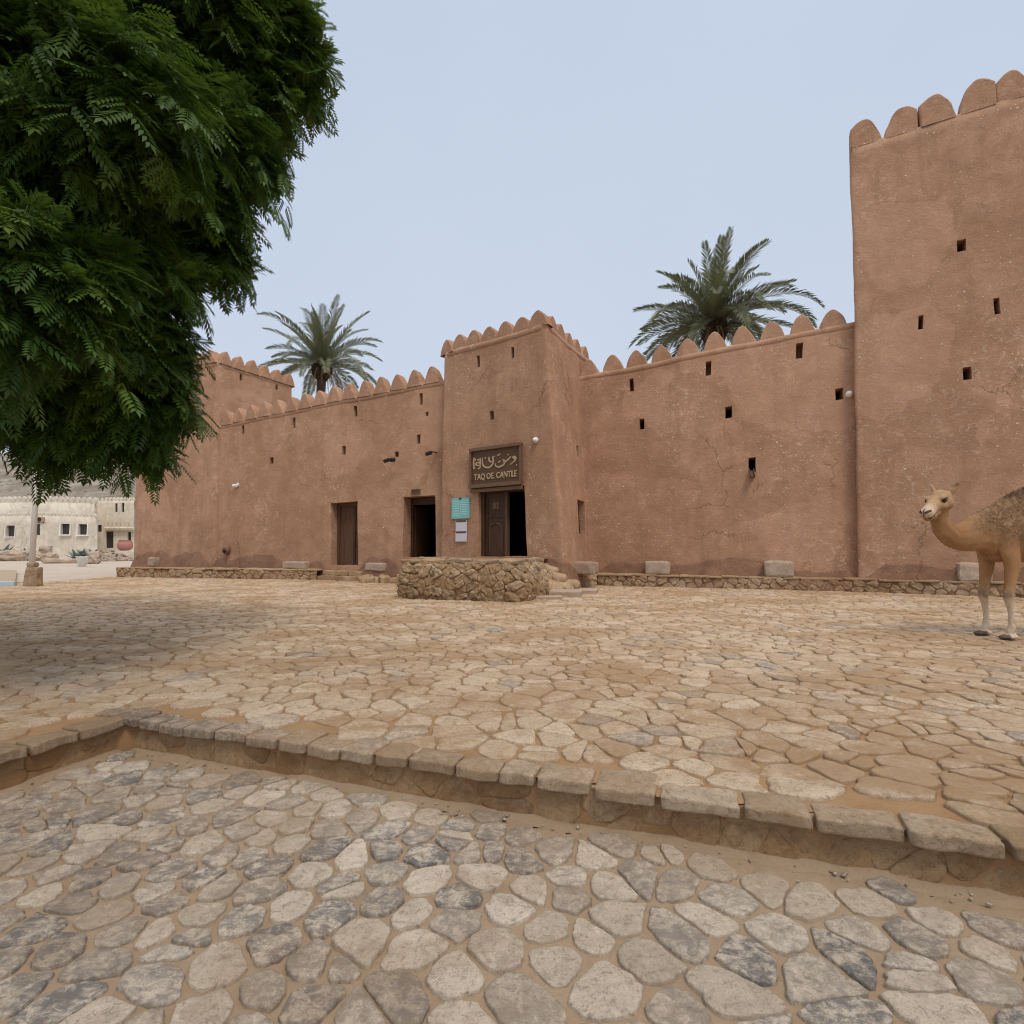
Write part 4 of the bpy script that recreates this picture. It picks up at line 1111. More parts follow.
lobe(-120, 310, 7.6, 160, .8, 220); lobe(40, 180, 7.6, 140, .9, 220); lobe(306, 66, 6.4, 30, .8, 40); lobe(308, 105, 6.5, 14, .7, 12); lobe(296, 25, 6.3, 20, .8, 22); lobe(270, 175, 6.3, 20, .7, 22); lobe(-330, 200, 5, 190, .9, 200)
lobe(10, 20, 7.4, 190, .8, 230); lobe(148, 455, 6.0, 20, .7, 30); lobe(60, 452, 5.9, 18, .7, 26)
vs, fs, ts = [], [], []; off = 0
for k, (c, r, n, rr) in enumerate(LOB):
    for inner in (False, True):
        v_, f_, t_ = lobe_leaves(c, r, int(n*(.24 if inner else 1.12)), 8, .285 if rr > .4 else .235, 100+k*2+inner, inner)
        vs.append(v_); fs.append(f_+off); ts.append(t_); off += len(v_)
verts = np.concatenate(vs)-np.array(tree_at); 
np_mesh('crown', verts, np.concatenate(fs), M['leaf'], tree, np.concatenate(ts))
mb = MB(); O = V((0, 0, -.1))
mb.tube([O, (.05, .02, .7), (.0, .1, 1.5), (.12, .05, 2.4)], [.34, .27, .24, .24], 12); mb.build('trunk', M['bark'], tree, True)
mb = MB()
for k, (c, r, n, rr) in enumerate(LOB):
    e_ = V(c)-tree_at; s0 = V((.12, .05, 2.3)); md = s0.lerp(e_, .5)+V((0, 0, .35))+noise.noise_vector(e_*3)*.3
    mb.tube([s0, s0.lerp(md, .5)+V((0, 0, .2)), md, md.lerp(e_, .55), e_], [.13, .10, .075, .05, .02], 7)
mb.build('limbs', M['bark'], tree, True)

# ------------------------------------------------------------------ date palms
def palm(loc, top, label, fr, nfr, L, seed, upright, group):
    g = random.Random(seed); e = empty('date_palm', loc, 0, label, 'palm tree', group); H = top-loc[2]
    mb = MB(); pts = [(g.uniform(-.05, .05), g.uniform(-.05, .05), H*k/10) for k in range(11)]
    mb.tube(pts, [.33]+[.25]*9+[.27], 12); mb.build('trunk', M['palm_bark'], e, True)
    mb = MB()                            # swollen head of old leaf bases
    for k in range(110):
        a = k*2.39996; f = k/110; z = H-.75+.95*f; r = .26+.24*math.sin(math.pi*min(1, f*.8+.1))
        rot = Matrix.Rotation(a, 3, 'Z') @ Matrix.Rotation(R(-50-20*f), 3, 'Y'); mb.rock((math.cos(a)*r, math.sin(a)*r, z), (.34, .13, .07), rot, .02, 2, .02, 4, k)
    mb.build('leaf_bases', M['boss'], e, True)
    vs, fs, tone = [], [], []
    def quad(a, b, c, d, t): k = len(vs); vs.extend([tuple(a), tuple(b), tuple(c), tuple(d)]); fs.append((k, k+1, k+2, k+3)); tone.extend([t]*4)
    for i in range(nfr):
        f = (i+.5)/nfr; az = i*2.39996+g.uniform(-.55, .55); el = R(86-(86+fr)*f**upright)+g.uniform(-.14, .14); ln = L*g.uniform(.72, 1.08)*(.8+.2*math.sin(math.pi*f))
        droop = g.uniform(.45, 1.45)*(.22+1.0*math.cos(el)); t0 = min(1, max(0, g.gauss(.5, .25)))
        pts = []; p = V((math.cos(az)*.12, math.sin(az)*.12, H+.05)); n = 22; cur = el; twist = g.uniform(-.5, .5)
        for k in range(n+1):
            pts.append(p.copy()); p = p+V((math.cos(az)*math.cos(cur), math.sin(az)*math.cos(cur), math.sin(cur)))*(ln/n); cur -= droop/n*(.4+1.3*k/n)
        side = V((-math.sin(az), math.cos(az), 0))
        for k in range(n):
            a, b = pts[k], pts[k+1]; d = (b-a).normalized(); up = side.cross(d)*-1 if side.cross(d).z < 0 else side.cross(d); w = .022*(1-k/n)+.005
            quad(a-side*w, a+side*w, b+side*w*.9, b-side*w*.9, t0); quad(a-up*w*.8, a+up*w*.8, b+up*w*.7, b-up*w*.7, t0)
            if k < 2: continue
            for h in range(4):
                q = a.lerp(b, (h+.5)/4); ff = (k+h/4)/n; ll = (.46*math.sin(math.pi*min(1, .16+ff*.80))**.7+.06)*g.uniform(.85, 1.1)*L/3.3
                for s in (-1, 1):
                    lift = R(32)+g.uniform(-.3, .3)+s*twist*.3; fw = R(47)+g.uniform(-.12, .12)-.25*ff
                    dr = (d*math.cos(fw)+(side*s*math.cos(lift)+up*math.sin(lift))*math.sin(fw)).normalized(); m_ = q+dr*ll*.5; tp = q+dr*ll-V((0, 0, ll*.16)); wv = d.cross(dr).cross(dr).normalized()*.022
                    tt = min(1, max(0, t0+g.gauss(0, .15))); quad(q-wv*.6, m_-wv, tp, m_+wv, tt)
    np_mesh('crown', np.array(vs), np.array(fs), M['palm'], e, np.array(tone))
    mb = MB()
    for k in range(16):
        a = k*2.39996+g.uniform(-.3, .3); d = V((math.cos(a), math.sin(a), 0)); l_ = g.uniform(.9, 1.8); p0 = V((0, 0, H-.15))+d*.25; pts = [p0, p0+d*l_*.35-V((0, 0, l_*.15)), p0+d*l_*.55-V((0, 0, l_*.55)), p0+d*l_*.6-V((0, 0, l_))]
        mb.tube(pts, [.03, .024, .016, .006], 5)
        for q_ in range(26):
            f = q_/26; i_ = min(2, int(f*3)); q = pts[i_].lerp(pts[i_+1], f*3-i_); w_ = V((g.uniform(-1, 1), g.uniform(-1, 1), -1.4)).normalized()*g.uniform(.15, .35); sx_ = w_.cross(d).normalized()*.012; mb.add([q-sx_, q+sx_, q+w_], [(0, 1, 2)])
    mb.build('dead_fronds', M['dry'], e)
    return e
q = at(322, 366, 31); palm((q.x, 31, GZ), q.z, 'tall date palm rising behind the left wall, trunk top showing', 20, 46, 4.25, 5, 1.12, 'date palms behind the castle wall')
q = at(714, 325, 23); palm((q.x, 23, GZ), q.z, 'bushy date palm low behind the merlons of the right wall', 18, 62, 4.15, 14, .82, 'date palms behind the castle wall')

# ------------------------------------------------------------------ camel
fo = V((7.02, 7.93, 0))
camel = empty('camel', (fo.x+.06, fo.y, GZ+.012), R(183), 'tan dromedary camel standing at the right edge, head turned to the camera', 'camel')
bm = bmesh.new()
def blob(c, r):
    if not hasattr(r, '__len__'): r = (r, r, r)
    bmesh.ops.create_icosphere(bm, subdivisions=2, radius=1, matrix=Matrix.Translation(c) @ Matrix.Diagonal((r[0], r[1], r[2], 1)))
def chain(pts, step=.025):
    # pts: (x,y,z, rx[,ry,rz])
    P_ = [np.array(list(p[:3])+(list(p[3:]) if len(p) == 6 else [p[3]]*3), float) for p in pts]; n = len(P_)
    for i in range(n-1):
        a, b, c, d = P_[max(i-1, 0)], P_[i], P_[i+1], P_[min(i+2, n-1)]
        k = max(2, int(np.linalg.norm(c[:3]-b[:3])/step))
        for j in range(k+(i == n-2)):
            t = j/k; q = .5*((2*b)+(c-a)*t+(2*a-5*b+4*c-d)*t*t+(3*b-a-3*c+d)*t**3)
            blob(V(q[:3]), np.maximum(q[3:], .012))
for s in (-1, 1):
    oy = .18*s; ox = .0 if s > 0 else .03
    # fore leg: shoulder, elbow, knee, cannon, fetlock
    chain([(-.02, oy*.85, 1.52, .17, .11, .25), (-.03, oy, 1.28, .14, .095, .18), (-.06+ox, oy, 1.06, .105, .085, .12), (-.02+ox, oy, .82, .07, .068, .07), (.015+ox, oy, .64, .070, .066, .075), (.02+ox, oy, .58, .064, .06, .06), (.0+ox, oy, .44, .043, .042, .04), (-.01+ox, oy, .27, .040, .040, .04), (-.005+ox, oy, .17, .050, .05, .05), (.025+ox, oy, .10, .052, .05, .045)])
    chain([(.0+ox, oy, .045, .07, .075, .045), (.06+ox, oy, .04, .085, .085, .04), (.12+ox, oy, .032, .065, .075, .03)])
    # hind leg
    hx = -1.52+(.10 if s < 0 else 0)
    chain([(hx+.05, .15*s, 1.50, .20, .12, .22), (hx+.12, .17*s, 1.25, .19, .10, .18), (hx+.17, .18*s, 1.02, .125, .085, .11), (hx+.03, .17*s, .84, .075, .06, .07), (hx-.12, .165*s, .69, .06, .055, .07), (hx-.12, .165*s, .60, .055, .05, .06), (hx-.06, .165*s, .42, .042, .042, .04), (hx-.03, .165*s, .24, .040, .04, .04), (hx-.01, .165*s, .15, .05, .05, .05), (hx+.02, .165*s, .09, .05, .05, .04)])
    chain([(hx+.0, .165*s, .045, .065, .07, .045), (hx+.06, .165*s, .04, .08, .08, .038), (hx+.11, .165*s, .032, .06, .07, .028)])
# trunk, hump, chest pad
chain([(.14, 0, 1.49, .17, .18, .24), (.02, 0, 1.51, .22, .24, .34), (-.3, 0, 1.50, .26, .31, .40), (-.72, 0, 1.47, .28, .35, .40), (-1.08, 0, 1.50, .26, .31, .33), (-1.38, 0, 1.50, .23, .25, .28), (-1.60, 0, 1.46, .13, .17, .21)], .05)
chain([(.10, 0, 1.68, .15, .12, .20), (-.12, 0, 1.75, .18, .15, .22), (-.30, 0, 1.84, .18, .15, .26), (-.52, 0, 1.92, .19, .15, .27), (-.78, 0, 1.90, .20, .15, .26), (-1.02, 0, 1.78, .20, .16, .22), (-1.28, 0, 1.64, .16, .15, .17)], .04)
blob(V((-.04, 0, 1.16)), (.13, .12, .07))
# neck: dips forward from the chest then rises
chain([(.06, 0, 1.55, .23, .19, .30), (.26, 0, 1.53, .215, .17, .275), (.46, .0, 1.465, .19, .145, .22), (.64, .01, 1.46, .165, .125, .175), (.775, .02, 1.555, .15, .12, .16), (.85, .03, 1.69, .125, .112, .13), (.865, .04, 1.82, .112, .104, .115), (.84, .05, 1.93, .105, .10, .10)], .025)
# head, turned towards its left
HD = Matrix.Translation((.83, .05, 1.985)) @ Matrix.Rotation(R(24), 4, 'Z') @ Matrix.Rotation(R(17), 4, 'Y')
HS = 1.28
def hb(x, y, z, rx, ry, rz):
    bmesh.ops.create_icosphere(bm, subdivisions=2, radius=1, matrix=HD @ Matrix.Translation((x*HS, y*HS, z*HS)) @ Matrix.Diagonal((rx*HS, ry*HS, rz*HS, 1)))
def hchain(pts):
    for a, b in zip(pts, pts[1:]):
        for k in range(7): q = [a[i]+(b[i]-a[i])*k/6 for i in range(6)]; hb(*q)
hchain([(-.06, 0, .01, .10, .095, .095), (.04, 0, .025, .11, .10, .095), (.15, 0, .0, .09, .078, .08), (.27, 0, -.032, .078, .070, .070), (.365, 0, -.055, .062, .074, .060)])   # skull to muzzle
hchain([(-.01, 0, -.06, .075, .072, .065), (.12, 0, -.085, .07, .058, .05), (.26, 0, -.105, .06, .046, .036), (.345, 0, -.118, .042, .044, .026)])   # lower jaw
for s in (-1, 1):
    hb(.10, s*.072, .058, .066, .036, .030); hb(.125, s*.088, .052, .036, .020, .014); hb(.02, s*.07, -.03, .07, .05, .07); hb(.10, s*.066, -.03, .08, .034, .055); hb(.36, s*.034, -.065, .045, .034, .040)
    hchain([(-.085, s*.085, .075, .03, .022, .03), (-.115, s*.115, .115, .028, .016, .030), (-.13, s*.13, .155, .018, .012, .020)])   # ears
hb(.03, 0, .095, .08, .07, .035)
# tail
chain([(-1.72, 0, 1.50, .04), (-1.80, 0, 1.30, .028), (-1.80, 0, 1.05, .024), (-1.78, 0, .85, .035), (-1.78, 0, .76, .02)])
me = bpy.data.meshes.new('raw'); bm.to_mesh(me); bm.free()
ro = bpy.data.objects.new('raw', me); COL.objects.link(ro)
md = ro.modifiers.new('r', 'REMESH'); md.mode = 'VOXEL'; md.voxel_size = .0125
sm = ro.modifiers.new('s', 'SMOOTH'); sm.factor = .5; sm.iterations = 7
body = bpy.data.meshes.new_from_object(ro.evaluated_get(bpy.context.evaluated_depsgraph_get())); bpy.data.objects.remove(ro)
HI = HD.inverted(); cols = np.empty((len(body.vertices), 4), 'f'); wool = np.empty(len(body.vertices), 'f')
def lp(a, b, t): t = max(0, min(1, t)); return [a[i]+(b[i]-a[i])*t for i in range(3)]
def st(a, b, x): x = max(0, min(1, (x-a)/(b-a))); return x*x*(3-2*x)
for v in body.vertices:
    p = v.co; tan_, pale, deep = (.43, .245, .118), (.62, .50, .37), (.31, .16, .07)
    n = noise.noise(p*4); c = lp(tan_, deep, .35+n*.6+.3*noise.noise(p*11))
    w = 0
    w = st(1.30, 1.62, p.z+n*.16)*st(.62, .12, p.x+n*.1)
    c = lp(c, (.365, .225, .125), w*.75)
    c = lp(c, (.10, .065, .045), st(1.98, 2.08, p.z+n*.05)*st(.2, .0, p.x)*.9)
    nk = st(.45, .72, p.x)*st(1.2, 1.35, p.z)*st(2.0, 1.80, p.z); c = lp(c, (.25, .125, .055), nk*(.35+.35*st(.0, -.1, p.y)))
    if p.x < .35 and p.z < .98: c = lp(c, pale, st(.80, .46, p.z+n*.12))
    if p.z < .8 and p.z > .45 and p.x < .35: c = lp(c, (.085, .055, .035), st(.085, .02, abs(p.z-.625+n*.06))*st(.0, .075, p.x+noise.noise(p*14)*.05)*.5)
    if p.z < .075 and p.x > .05 and p.x < .4: c = lp(c, (.05, .038, .03), .9*st(.05, .10, p.x+noise.noise(p*25)*.03))
    q = (HI @ p)/HS
    if q.x > -.25 and p.z > 1.72:
        c = lp(c, (.43, .275, .155), st(1.80, 1.98, p.z)); 
        if q.x > .22: c = lp(c, (.60, .46, .33), (q.x-.22)/.12)
        if q.x > .365 and abs(q.z+.028-(abs(q.y)-.03)*.35) < .013 and abs(q.y) > .012: c = (.025, .015, .012)
        if q.x > .285 and abs(q.z+.098) < .009: c = (.045, .03, .022)
        if q.x > .37 and abs(q.y) < .006 and q.z > -.098: c = (.05, .03, .02)
        if q.x > .30 and q.z < -.118: c = lp(c, (.08, .055, .04), .8)
        for s in (-1, 1):
            d_ = (V((q.x-.125, q.y-s*.095, (q.z-.030)*1.6))).length
            if d_ < .055: c = lp(c, (.05, .03, .02), (.055-d_)/.02)
        if q.z > .13 and q.x < -.08 and q.y > 0: c = lp(c, (.10, .06, .04), .7)
    cols[v.index] = (*c, 1); wool[v.index] = w
b_ = body.attributes.new('coat', 'FLOAT_COLOR', 'POINT'); b_.data.foreach_set('color', cols.ravel())
b_ = body.attributes.new('wool', 'FLOAT', 'POINT'); b_.data.foreach_set('value', wool)
body.materials.clear(); body.materials.append(M['camel']); body.polygons.foreach_set('use_smooth', [True]*len(body.polygons))
o = bpy.data.objects.new('body', body); COL.objects.link(o); o.parent = camel
# short coat all over, curlier and longer on the shoulders and hump
gh = np.random.default_rng(11); nv_ = len(body.vertices)
co = np.empty(nv_*3, 'f'); body.vertices.foreach_get('co', co); co = co.reshape(-1, 3); no = np.empty(nv_*3, 'f'); body.vertices.foreach_get('normal', no); no = no.reshape(-1, 3)
pick = gh.integers(0, nv_, 26000); face_ = np.array([(HI @ V(c)).x/HS > .12 for c in co[pick]]); pick = pick[~(face_ & (co[pick][:, 2] > 1.75))]; pick = pick[co[pick][:, 2] > .1]
w_ = wool[pick][:, None]; lay = np.array([-.55, 0, -.8]); d_ = no[pick]*(.28+.25*w_)+lay*(.8-.35*w_)+gh.normal(scale=.18, size=(len(pick), 3))+w_*gh.normal(scale=.45, size=(len(pick), 3)); d_ /= np.linalg.norm(d_, axis=1, keepdims=True)
l_ = (gh.uniform(.014, .026, (len(pick), 1))+w_*gh.uniform(.004, .026, (len(pick), 1))); b0_ = co[pick]+gh.normal(scale=.006, size=(len(pick), 3))-no[pick]*.003; sd_ = np.cross(d_, no[pick]); sd_ /= np.linalg.norm(sd_, axis=1, keepdims=True)+1e-9; sd_ = sd_*(.0028+.0018*w_)
hv_ = np.stack([b0_-sd_, b0_+sd_, b0_+d_*l_+sd_*.25, b0_+d_*l_-sd_*.25], 1).reshape(-1, 3); nh = len(pick)
ho = np_mesh('coat_hair', hv_, np.arange(nh*4).reshape(-1, 4), M['camel'], camel)
cv_ = np.repeat(np.clip(cols[pick]*gh.uniform(.84, 1.16, (nh, 1)), 0, 1), 4, 0); cv_[:, 3] = 1
b_ = ho.data.attributes.new('coat', 'FLOAT_COLOR', 'POINT'); b_.data.foreach_set('color', cv_.astype('f').ravel())
b_ = ho.data.attributes.new('wool', 'FLOAT', 'POINT'); b_.data.foreach_set('value', np.repeat(wool[pick], 4).astype('f'))
for s in (-1, 1):
    mb = MB(); prof = [(.021*math.sin(math.pi*k/8)+.0001, -.021*math.cos(math.pi*k/8)) for k in range(9)]
    mb.lathe(prof, HD @ (V((.125, s*.090, .028))*HS), 12); mb.build('eye', M['eye'], camel, True)
# shaggy tuft along the crest of the hump
gg = np.random.default_rng(4); hv, hf = [], []
for k in range(900):
    x = gg.uniform(-.95, -.25); y = gg.normal(0, .06); z0 = 1.80+.385*math.exp(-((x+.62)/.34)**2)-abs(y)*.7
    d_ = np.array([gg.normal(-.2, .5), gg.normal(0, .5)+np.sign(y)*.2, gg.uniform(.2, .8)]); d_ /= np.linalg.norm(d_); l_ = gg.uniform(.04, .085); p = np.array([x, y, z0-.02]); s_ = np.cross(d_, [.3, .8, .2]); s_ = s_/np.linalg.norm(s_)*.004
    b0 = len(hv); hv += [p-s_, p+s_, p+d_*l_+s_*.2, p+d_*l_-s_*.2]; hf.append((b0, b0+1, b0+2, b0+3))
M['tuft'] = NT('hump_hair').done((.12, .075, .05), .9)
np_mesh('hump_hair', np.array(hv), np.array(hf), M['tuft'], camel)

# ------------------------------------------------------------------ far left: flagpole, cream building, planters, hill
fp = g2(25, 587)
pole = empty('flagpole', (fp.x, fp.y+.3, GZ), 0, 'white painted pole on a rough stone base below the tree', 'pole')
mb = MB(); mb.tube([(-.08, 0, .6), (-.08, 0, 7.5)], [.085, .06], 12); mb.build('shaft', M['white'], pole, True)
mb = MB(); tone = []; slate = []
mb.rock((0, 0, .30), (.42, .30, .66), None, .05, 7, .03, 4, 3); mb.rock((-.05, 0, .68), (.30, .24, .20), None, .08, 6, .03, 5, 8)
mb.build('base', M['rubble'], pole, False, {'tone': [.3]*len(mb.v), 'slate': [.5]*len(mb.v)})
k0 = g2(-30, 588)
tag(poly_obj('raised_slab', [g2(-60, 586.3), g2(15, 585), g2(17, 572.5), g2(-60, 572.5)], GZ+.12, M['tan_slab']))
mb = MB(); a_, b_ = g2(-60, 587.2), g2(15.5, 586.3); dd = (b_-a_).normalized(); c = (a_+b_)/2
mb.rock((c.x, c.y, GZ+.06), ((b_-a_).length, .16, .22), Matrix.Rotation(math.atan2(dd.y, dd.x), 3, 'Z'), .02, 8, .004, 3)
tag(mb.build('painted_kerb', M['blue_paint']), kind='structure')
bld = empty('cream_building', (0, 0, 0), 0, 'low cream building with rows of rounded teeth along its parapets', 'building')
DK = [M['whitewash'], NT('dusty_glass').done((.055, .045, .04), .35)]
def fac(pxs, Ys, ytop, name, holes, k=0):
    Bp = [pt(x, y, GZ-.1) for x, y in zip(pxs, Ys)]; Tp = [at(x, t, y) for x, y, t in zip(pxs, Ys, ytop)]
    w = Wall(Bp, Tp, .3, .2)
    for h in holes: w.hole(*h, .25, 0, 'window' if h[3]-h[1] < 14 else 'doorway')
    return w, w.build(name, M['whitewash'], bld, 2.0, .5, 1, DK)
def teeth(w, o, n, h, p0=0, p1=None, fill=.72):
    p1 = p1 or w.L; st_ = (p1-p0)/n; mb = MB()
    for i in range(n):
        p = p0+st_*(i+.5); q = w.P(p, 1); x = w.tan(p); a = math.atan2(x.y, x.x); r_ = Matrix.Rotation(a, 3, 'Z')
        prof = [(-.5, -.05), (-.5, .55), (-.32, .88), (0, 1), (.32, .88), (.5, .55), (.5, -.05)]
        vs = [r_ @ V((x_*st_*fill, y_, z_*h))+q for y_ in (0, .35) for x_, z_ in prof]
        mb.add(vs, [tuple(range(7)), tuple(range(13, 6, -1))]+[(i_, i_+7, i_+8, i_+1) for i_ in range(6)])
    mb.build('parapet_teeth', M['whitewash'], o)
w1, o1 = fac([-90, -20, 45, 97.5, 97.6], [66, 63, 61.5, 61.5, 70], [517, 516, 515.5, 517, 517], 'front_wall', [(6.2, 525.5, 15.5, 536.5), (31.8, 524, 40, 535), (61, 523.8, 70.2, 534.2), (78.6, 524.2, 87.2, 534.6)])
teeth(w1, o1, 66, .36, 0, w1.p[-2])
w2, o2 = fac([-90, -20, 45, 96, 96.2], [70, 67, 66, 66, 74], [504, 503, 502, 503.5, 503.5], 'upper_wall', []); teeth(w2, o2, 40, .75, 0, w2.p[-2], .66)
w3, o3 = fac([95.5, 104.5, 134], [69, 69.5, 70], [501.5, 501, 501], 'side_block', [(98.2, 525, 101.6, 531.8), (105.8, 531.5, 113.4, 548), (115, 503.3, 117.5, 512), (121.5, 503, 124.2, 512), (127.6, 532, 131, 542)]); teeth(w3, o3, 10, .5)
w4, o4 = fac([105, 134], [68.8, 69.3], [528, 528], 'porch_parapet', []) if False else (None, None)
mb = MB(); q0, q1 = at(105, 528.5, 69.2), at(134, 528.5, 69.6); mb.tube([q0, q1], .28, 6)
for k in range(7): q = q0.lerp(q1, (k+.5)/7); mb.box((q.x, q.y-.1, q.z+.45), (.28, .2, .7))
mb.build('porch_band', M['whitewash'], o3)
def winframe(px, py, Y, w, h, parent):
    c = at(px, py, Y); mb = MB()
    for x in (-w/2, w/2): mb.box((c.x+x, c.y-.05, c.z), (.07, .14, h))
    mb.box((c.x, c.y-.06, c.z-h/2-.05), (w+.2, .2, .08)); mb.build('window_frame', M['white'], parent)
for px, py in ((10.8, 531), (36, 529.5), (65.6, 529), (82.9, 529.4)): winframe(px, py, 61.4 if px > 40 else 62.3, 1.15, 1.3, o1)
rebase(bld, (-50, 66, GZ))
for px, py, lb_ in ((15.5, 519.5, 'dusty air conditioner box high on the cream wall, left of the pole'), (42, 519.5, 'white air conditioner box on the cream wall, right of the pole')):
    c = at(px, py, 61.6 if px > 20 else 62.6); ac = empty('air_conditioner', c, 0, lb_, 'air conditioner', 'air conditioners on the cream building')
    mb = MB(); mb.rock((0, 0, 0), (.85, .5, .6), None, .04, 4, 0); mb.build('casing', M['tan_slab'], ac)
    mb = MB(); mb.lathe([(0.001, .0), (.22, 0), (.24, .04)], (-.08, -.26, 0), 14, 0, Matrix.Rotation(R(90), 3, 'X')); mb.build('fan', M['black_metal'], ac)
    mb = MB(); 
    for x in (-.3, .3): mb.box((x, .1, -.36), (.05, .6, .08))
    mb.build('bracket', M['black_metal'], ac)
# planting in front of the building
def agave(px, py, Y, s, label, pot=None, n=22, seed=0):
    g = random.Random(seed+px); c = pt(px, Y, GZ); c = V((c.x, Y, GZ)); e = empty('planter' if pot else 'agave_plant', c, 0, label, 'planter' if pot else 'plant', None if pot else 'agaves before the cream building')
    z0 = 0
    if pot:
        z0 = pot; mb = MB(); mb.lathe([(0.001, 0), (.34*pot, 0), (.52*pot, pot*.9), (.58*pot, pot*.92), (.58*pot, pot), (.5*pot, pot), (.48*pot, pot*.9), (0.001, pot*.9)], (0, 0, 0), 18); mb.build('pot', M['white'], e, True)
    vs, fs, tn = [], [], []
    for k in range(n):
        a = k*2.4; el = R(g.uniform(15, 75)); L = s*g.uniform(.7, 1.1); d = V((math.cos(a)*math.cos(el), math.sin(a)*math.cos(el), math.sin(el))); sd_ = V((-math.sin(a), math.cos(a), 0)); p = V((0, 0, z0-.02)); wd_ = s*.10
        for j in range(4):
            f0, f1 = j/4, (j+1)/4; p0 = p+d*L*f0-V((0, 0, L*.25*f0*f0)); p1 = p+d*L*f1-V((0, 0, L*.25*f1*f1)); w0 = wd_*(1-.0*f0)*(1 if f0 < .6 else 1-(f0-.5)); w1_ = wd_*(1 if f1 < .6 else max(.03, 1-f1)*2.2); b0 = len(vs)
            vs += [tuple(p0-sd_*w0), tuple(p0+sd_*w0), tuple(p1+sd_*w1_), tuple(p1-sd_*w1_)]; fs.append((b0, b0+1, b0+2, b0+3)); tn += [g.random()]*4
    np_mesh('leaves', np.array(vs), np.array(fs), M['agave'], e, np.array(tn))
agave(82, 566, 35, .8, 'white tapered planter holding a grey green agave', .62)
agave(77, 557, 46, 1.5, 'large grey green agave behind the white planter', None, 26)
agave(27, 556, 50, 1.5, 'blue grey agave right of the white pole', None, 24)
agave(2, 555, 52, 2.0, 'wide grey green agave left of the white pole', None, 30)
agave(95, 553, 55, 1.6, 'pale shrubby agave near the corner of the cream building', None, 30)
for px, Y, w, d_, h, lb_ in ((50, 44, 1.1, .8, .75, 'squat tan boulder block left of the planter'), (45, 52, .9, .7, 1.4, 'upright grey rock against the cream wall'), (62, 41, 2.4, .6, .35, 'long low tan stone kerb block left of the white planter'), (93, 40, .9, .8, .9, 'tan boulder block just right of the white planter'), (8, 47, 3.0, 1.6, .9, 'broad brown rock heap left of the white pole'), (33, 48, 1.4, 1.0, .7, 'brown rock behind the white pole on its right')):
    c = pt(px, Y, GZ+h*.42); rocks('boulder', lb_, 'boulder', [((c.x, c.y, c.z), (w, d_, h), .2, .6, .1)], M['block'], 'boulders before the cream building', .38, .15, 8)
# gravel ramp to the door
mb = MB(); tone = []; slate = []; c = pt(109, 47, GZ)
for k in range(260):
    a, r_ = random.uniform(0, 6.28), math.sqrt(random.random()); x, y = math.cos(a)*r_*1.9, math.sin(a)*r_*1.7; h = (1-r_)*1.0*(.7+.3*math.sin(a*2)); s_ = random.uniform(.15, .34); b0 = len(mb.v)
    mb.rock((c.x+x, c.y+y, GZ+h), (s_, s_*.8, s_*.7), None, s_*.2, 2, s_*.15, 8, k); n = len(mb.v)-b0; tone += [random.random()]*n; slate += [random.uniform(0, .8)]*n
tag(mb.build('gravel_heap', M['block'], None, False, {'tone': tone, 'slate': slate}), kind='stuff')
c = pt(124.5, 58, GZ); urn = empty('clay_urn', (c.x, 58, GZ+.0), 0, 'large pinkish clay urn on a pale plinth beside the castle corner', 'urn')
mb = MB(); mb.lathe([(.35, .75), (.62, .92), (.74, 1.25), (.68, 1.6), (.56, 1.8), (.64, 1.88), (.55, 1.88), (.48, 1.7)], (0, 0, 0), 22); mb.build('vessel', M['pink'], urn, True)
mb = MB(); mb.rock((0, 0, .36), (1.9, 1.4, .8), None, .05, 5, .01); mb.build('plinth', M['whitewash'], urn)
# rocky hill behind
mb = MB(); nx, ny = 110, 40
for i in range(nx+1):
    for j in range(ny+1):
        x = -330+i*4.2; y = 95+j*4.0; f = j/ny
        h = 46*(1-(1-min(1, f*1.2))**2)*max(0, min(1, (-x-10)/60+.25))+noise.fractal(V((x*.03, y*.03, 4)), 1, 2, 6)*7*min(1, f*4)+noise.fractal(V((x*.12, y*.12, 4)), .8, 2, 4)*1.8*min(1, f*4)
        mb.v.append((x, y, GZ-.3+max(0, h)*.78))
for i in range(nx):
    for j in range(ny): k = i*(ny+1)+j; mb.f.append((k, k+ny+1, k+ny+2, k+1)); mb.m.append(0)
tag(mb.build('hill', M['hill'], None, False), kind='structure')

# ------------------------------------------------------------------ overcast daylight
world = bpy.data.worlds.new('World'); S.world = world; world.use_nodes = True
t = world.node_tree; bg = t.nodes['Background']
SUN_EL, SUN_AZ = R(57), math.atan2(.40, -.80)      # azimuth: direction towards the sun in x (sin) and y (cos)
sky = t.nodes.new('ShaderNodeTexSky'); sky.sky_type = 'NISHITA'; sky.sun_disc = False
sky.sun_elevation = SUN_EL; sky.sun_rotation = SUN_AZ; sky.air_density = 1.5; sky.dust_density = 3; sky.ozone_density = 2
tc = t.nodes.new('ShaderNodeTexCoord'); sp = t.nodes.new('ShaderNodeSeparateXYZ'); t.links.new(tc.outputs['Generated'], sp.inputs[0])
mr = t.nodes.new('ShaderNodeMapRange'); mr.interpolation_type = 'SMOOTHSTEP'; t.links.new(sp.outputs['Z'], mr.inputs[0]); mr.inputs[1].default_value = 0; mr.inputs[2].default_value = .75; mr.inputs[3].default_value = 0; mr.inputs[4].default_value = 1
cl = t.nodes.new('ShaderNodeMix'); cl.data_type = 'RGBA'; t.links.new(mr.outputs[0], cl.inputs[0])
cl.inputs[6].default_value = (5.55, 6.2, 7.25, 1); cl.inputs[7].default_value = (5.2, 5.9, 7.1, 1)
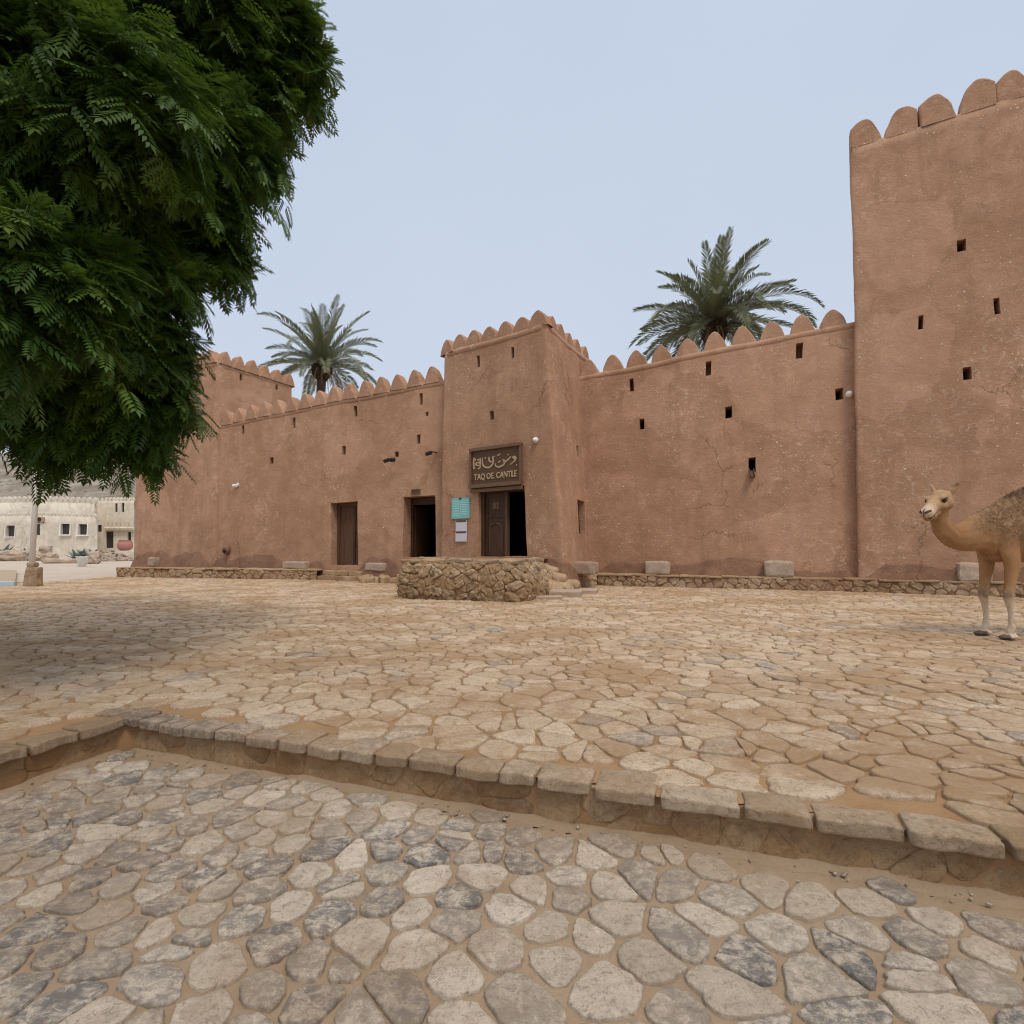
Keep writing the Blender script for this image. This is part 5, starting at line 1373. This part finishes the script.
zb_ = t.nodes.new('ShaderNodeMapRange'); zb_.interpolation_type = 'SMOOTHSTEP'; t.links.new(sp.outputs['Z'], zb_.inputs[0]); zb_.inputs[1].default_value = .72; zb_.inputs[2].default_value = 1.0; zb_.inputs[3].default_value = 1; zb_.inputs[4].default_value = 2.7
zc_ = t.nodes.new('ShaderNodeMix'); zc_.data_type = 'RGBA'; zf = t.nodes.new('ShaderNodeMapRange'); zf.interpolation_type = 'SMOOTHSTEP'; t.links.new(sp.outputs['Z'], zf.inputs[0]); zf.inputs[1].default_value = .72; zf.inputs[2].default_value = .95; t.links.new(zf.outputs[0], zc_.inputs[0]); t.links.new(cl.outputs[2], zc_.inputs[6]); zc_.inputs[7].default_value = (6.9, 6.7, 6.5, 1)
cm = t.nodes.new('ShaderNodeVectorMath'); cm.operation = 'SCALE'; t.links.new(zc_.outputs[2], cm.inputs[0]); t.links.new(zb_.outputs[0], cm.inputs['Scale'])
nz = t.nodes.new('ShaderNodeTexNoise'); nz.inputs['Scale'].default_value = 1.6; nz.inputs['Detail'].default_value = 3; t.links.new(tc.outputs['Generated'], nz.inputs['Vector'])
nm = t.nodes.new('ShaderNodeMapRange'); t.links.new(nz.outputs['Fac'], nm.inputs[0]); nm.inputs[1].default_value = .3; nm.inputs[2].default_value = .7; nm.inputs[3].default_value = .82; nm.inputs[4].default_value = .92
mx = t.nodes.new('ShaderNodeMix'); mx.data_type = 'RGBA'; t.links.new(nm.outputs[0], mx.inputs[0]); t.links.new(sky.outputs[0], mx.inputs[6]); t.links.new(cm.outputs[0], mx.inputs[7])
t.links.new(mx.outputs[2], bg.inputs['Color']); bg.inputs['Strength'].default_value = .117
sl = bpy.data.lights.new('sun', 'SUN'); so = bpy.data.objects.new('sun', sl); COL.objects.link(so)
sl.energy = 1.5; sl.angle = R(15); sl.color = (1, .90, .77)
dirv = V((math.sin(SUN_AZ)*math.cos(SUN_EL), math.cos(SUN_AZ)*math.cos(SUN_EL), math.sin(SUN_EL)))
so.rotation_euler = dirv.to_track_quat('Z', 'Y').to_euler(); so.location = (8, -10, 24)
S.view_settings.view_transform = 'Standard'; S.view_settings.look = 'None'; S.view_settings.gamma = 1; S.view_settings.exposure = 0
S.cycles.use_denoising = True; S.cycles.filter_width = 1.05; S.cycles.max_bounces = 8; S.cycles.diffuse_bounces = 5
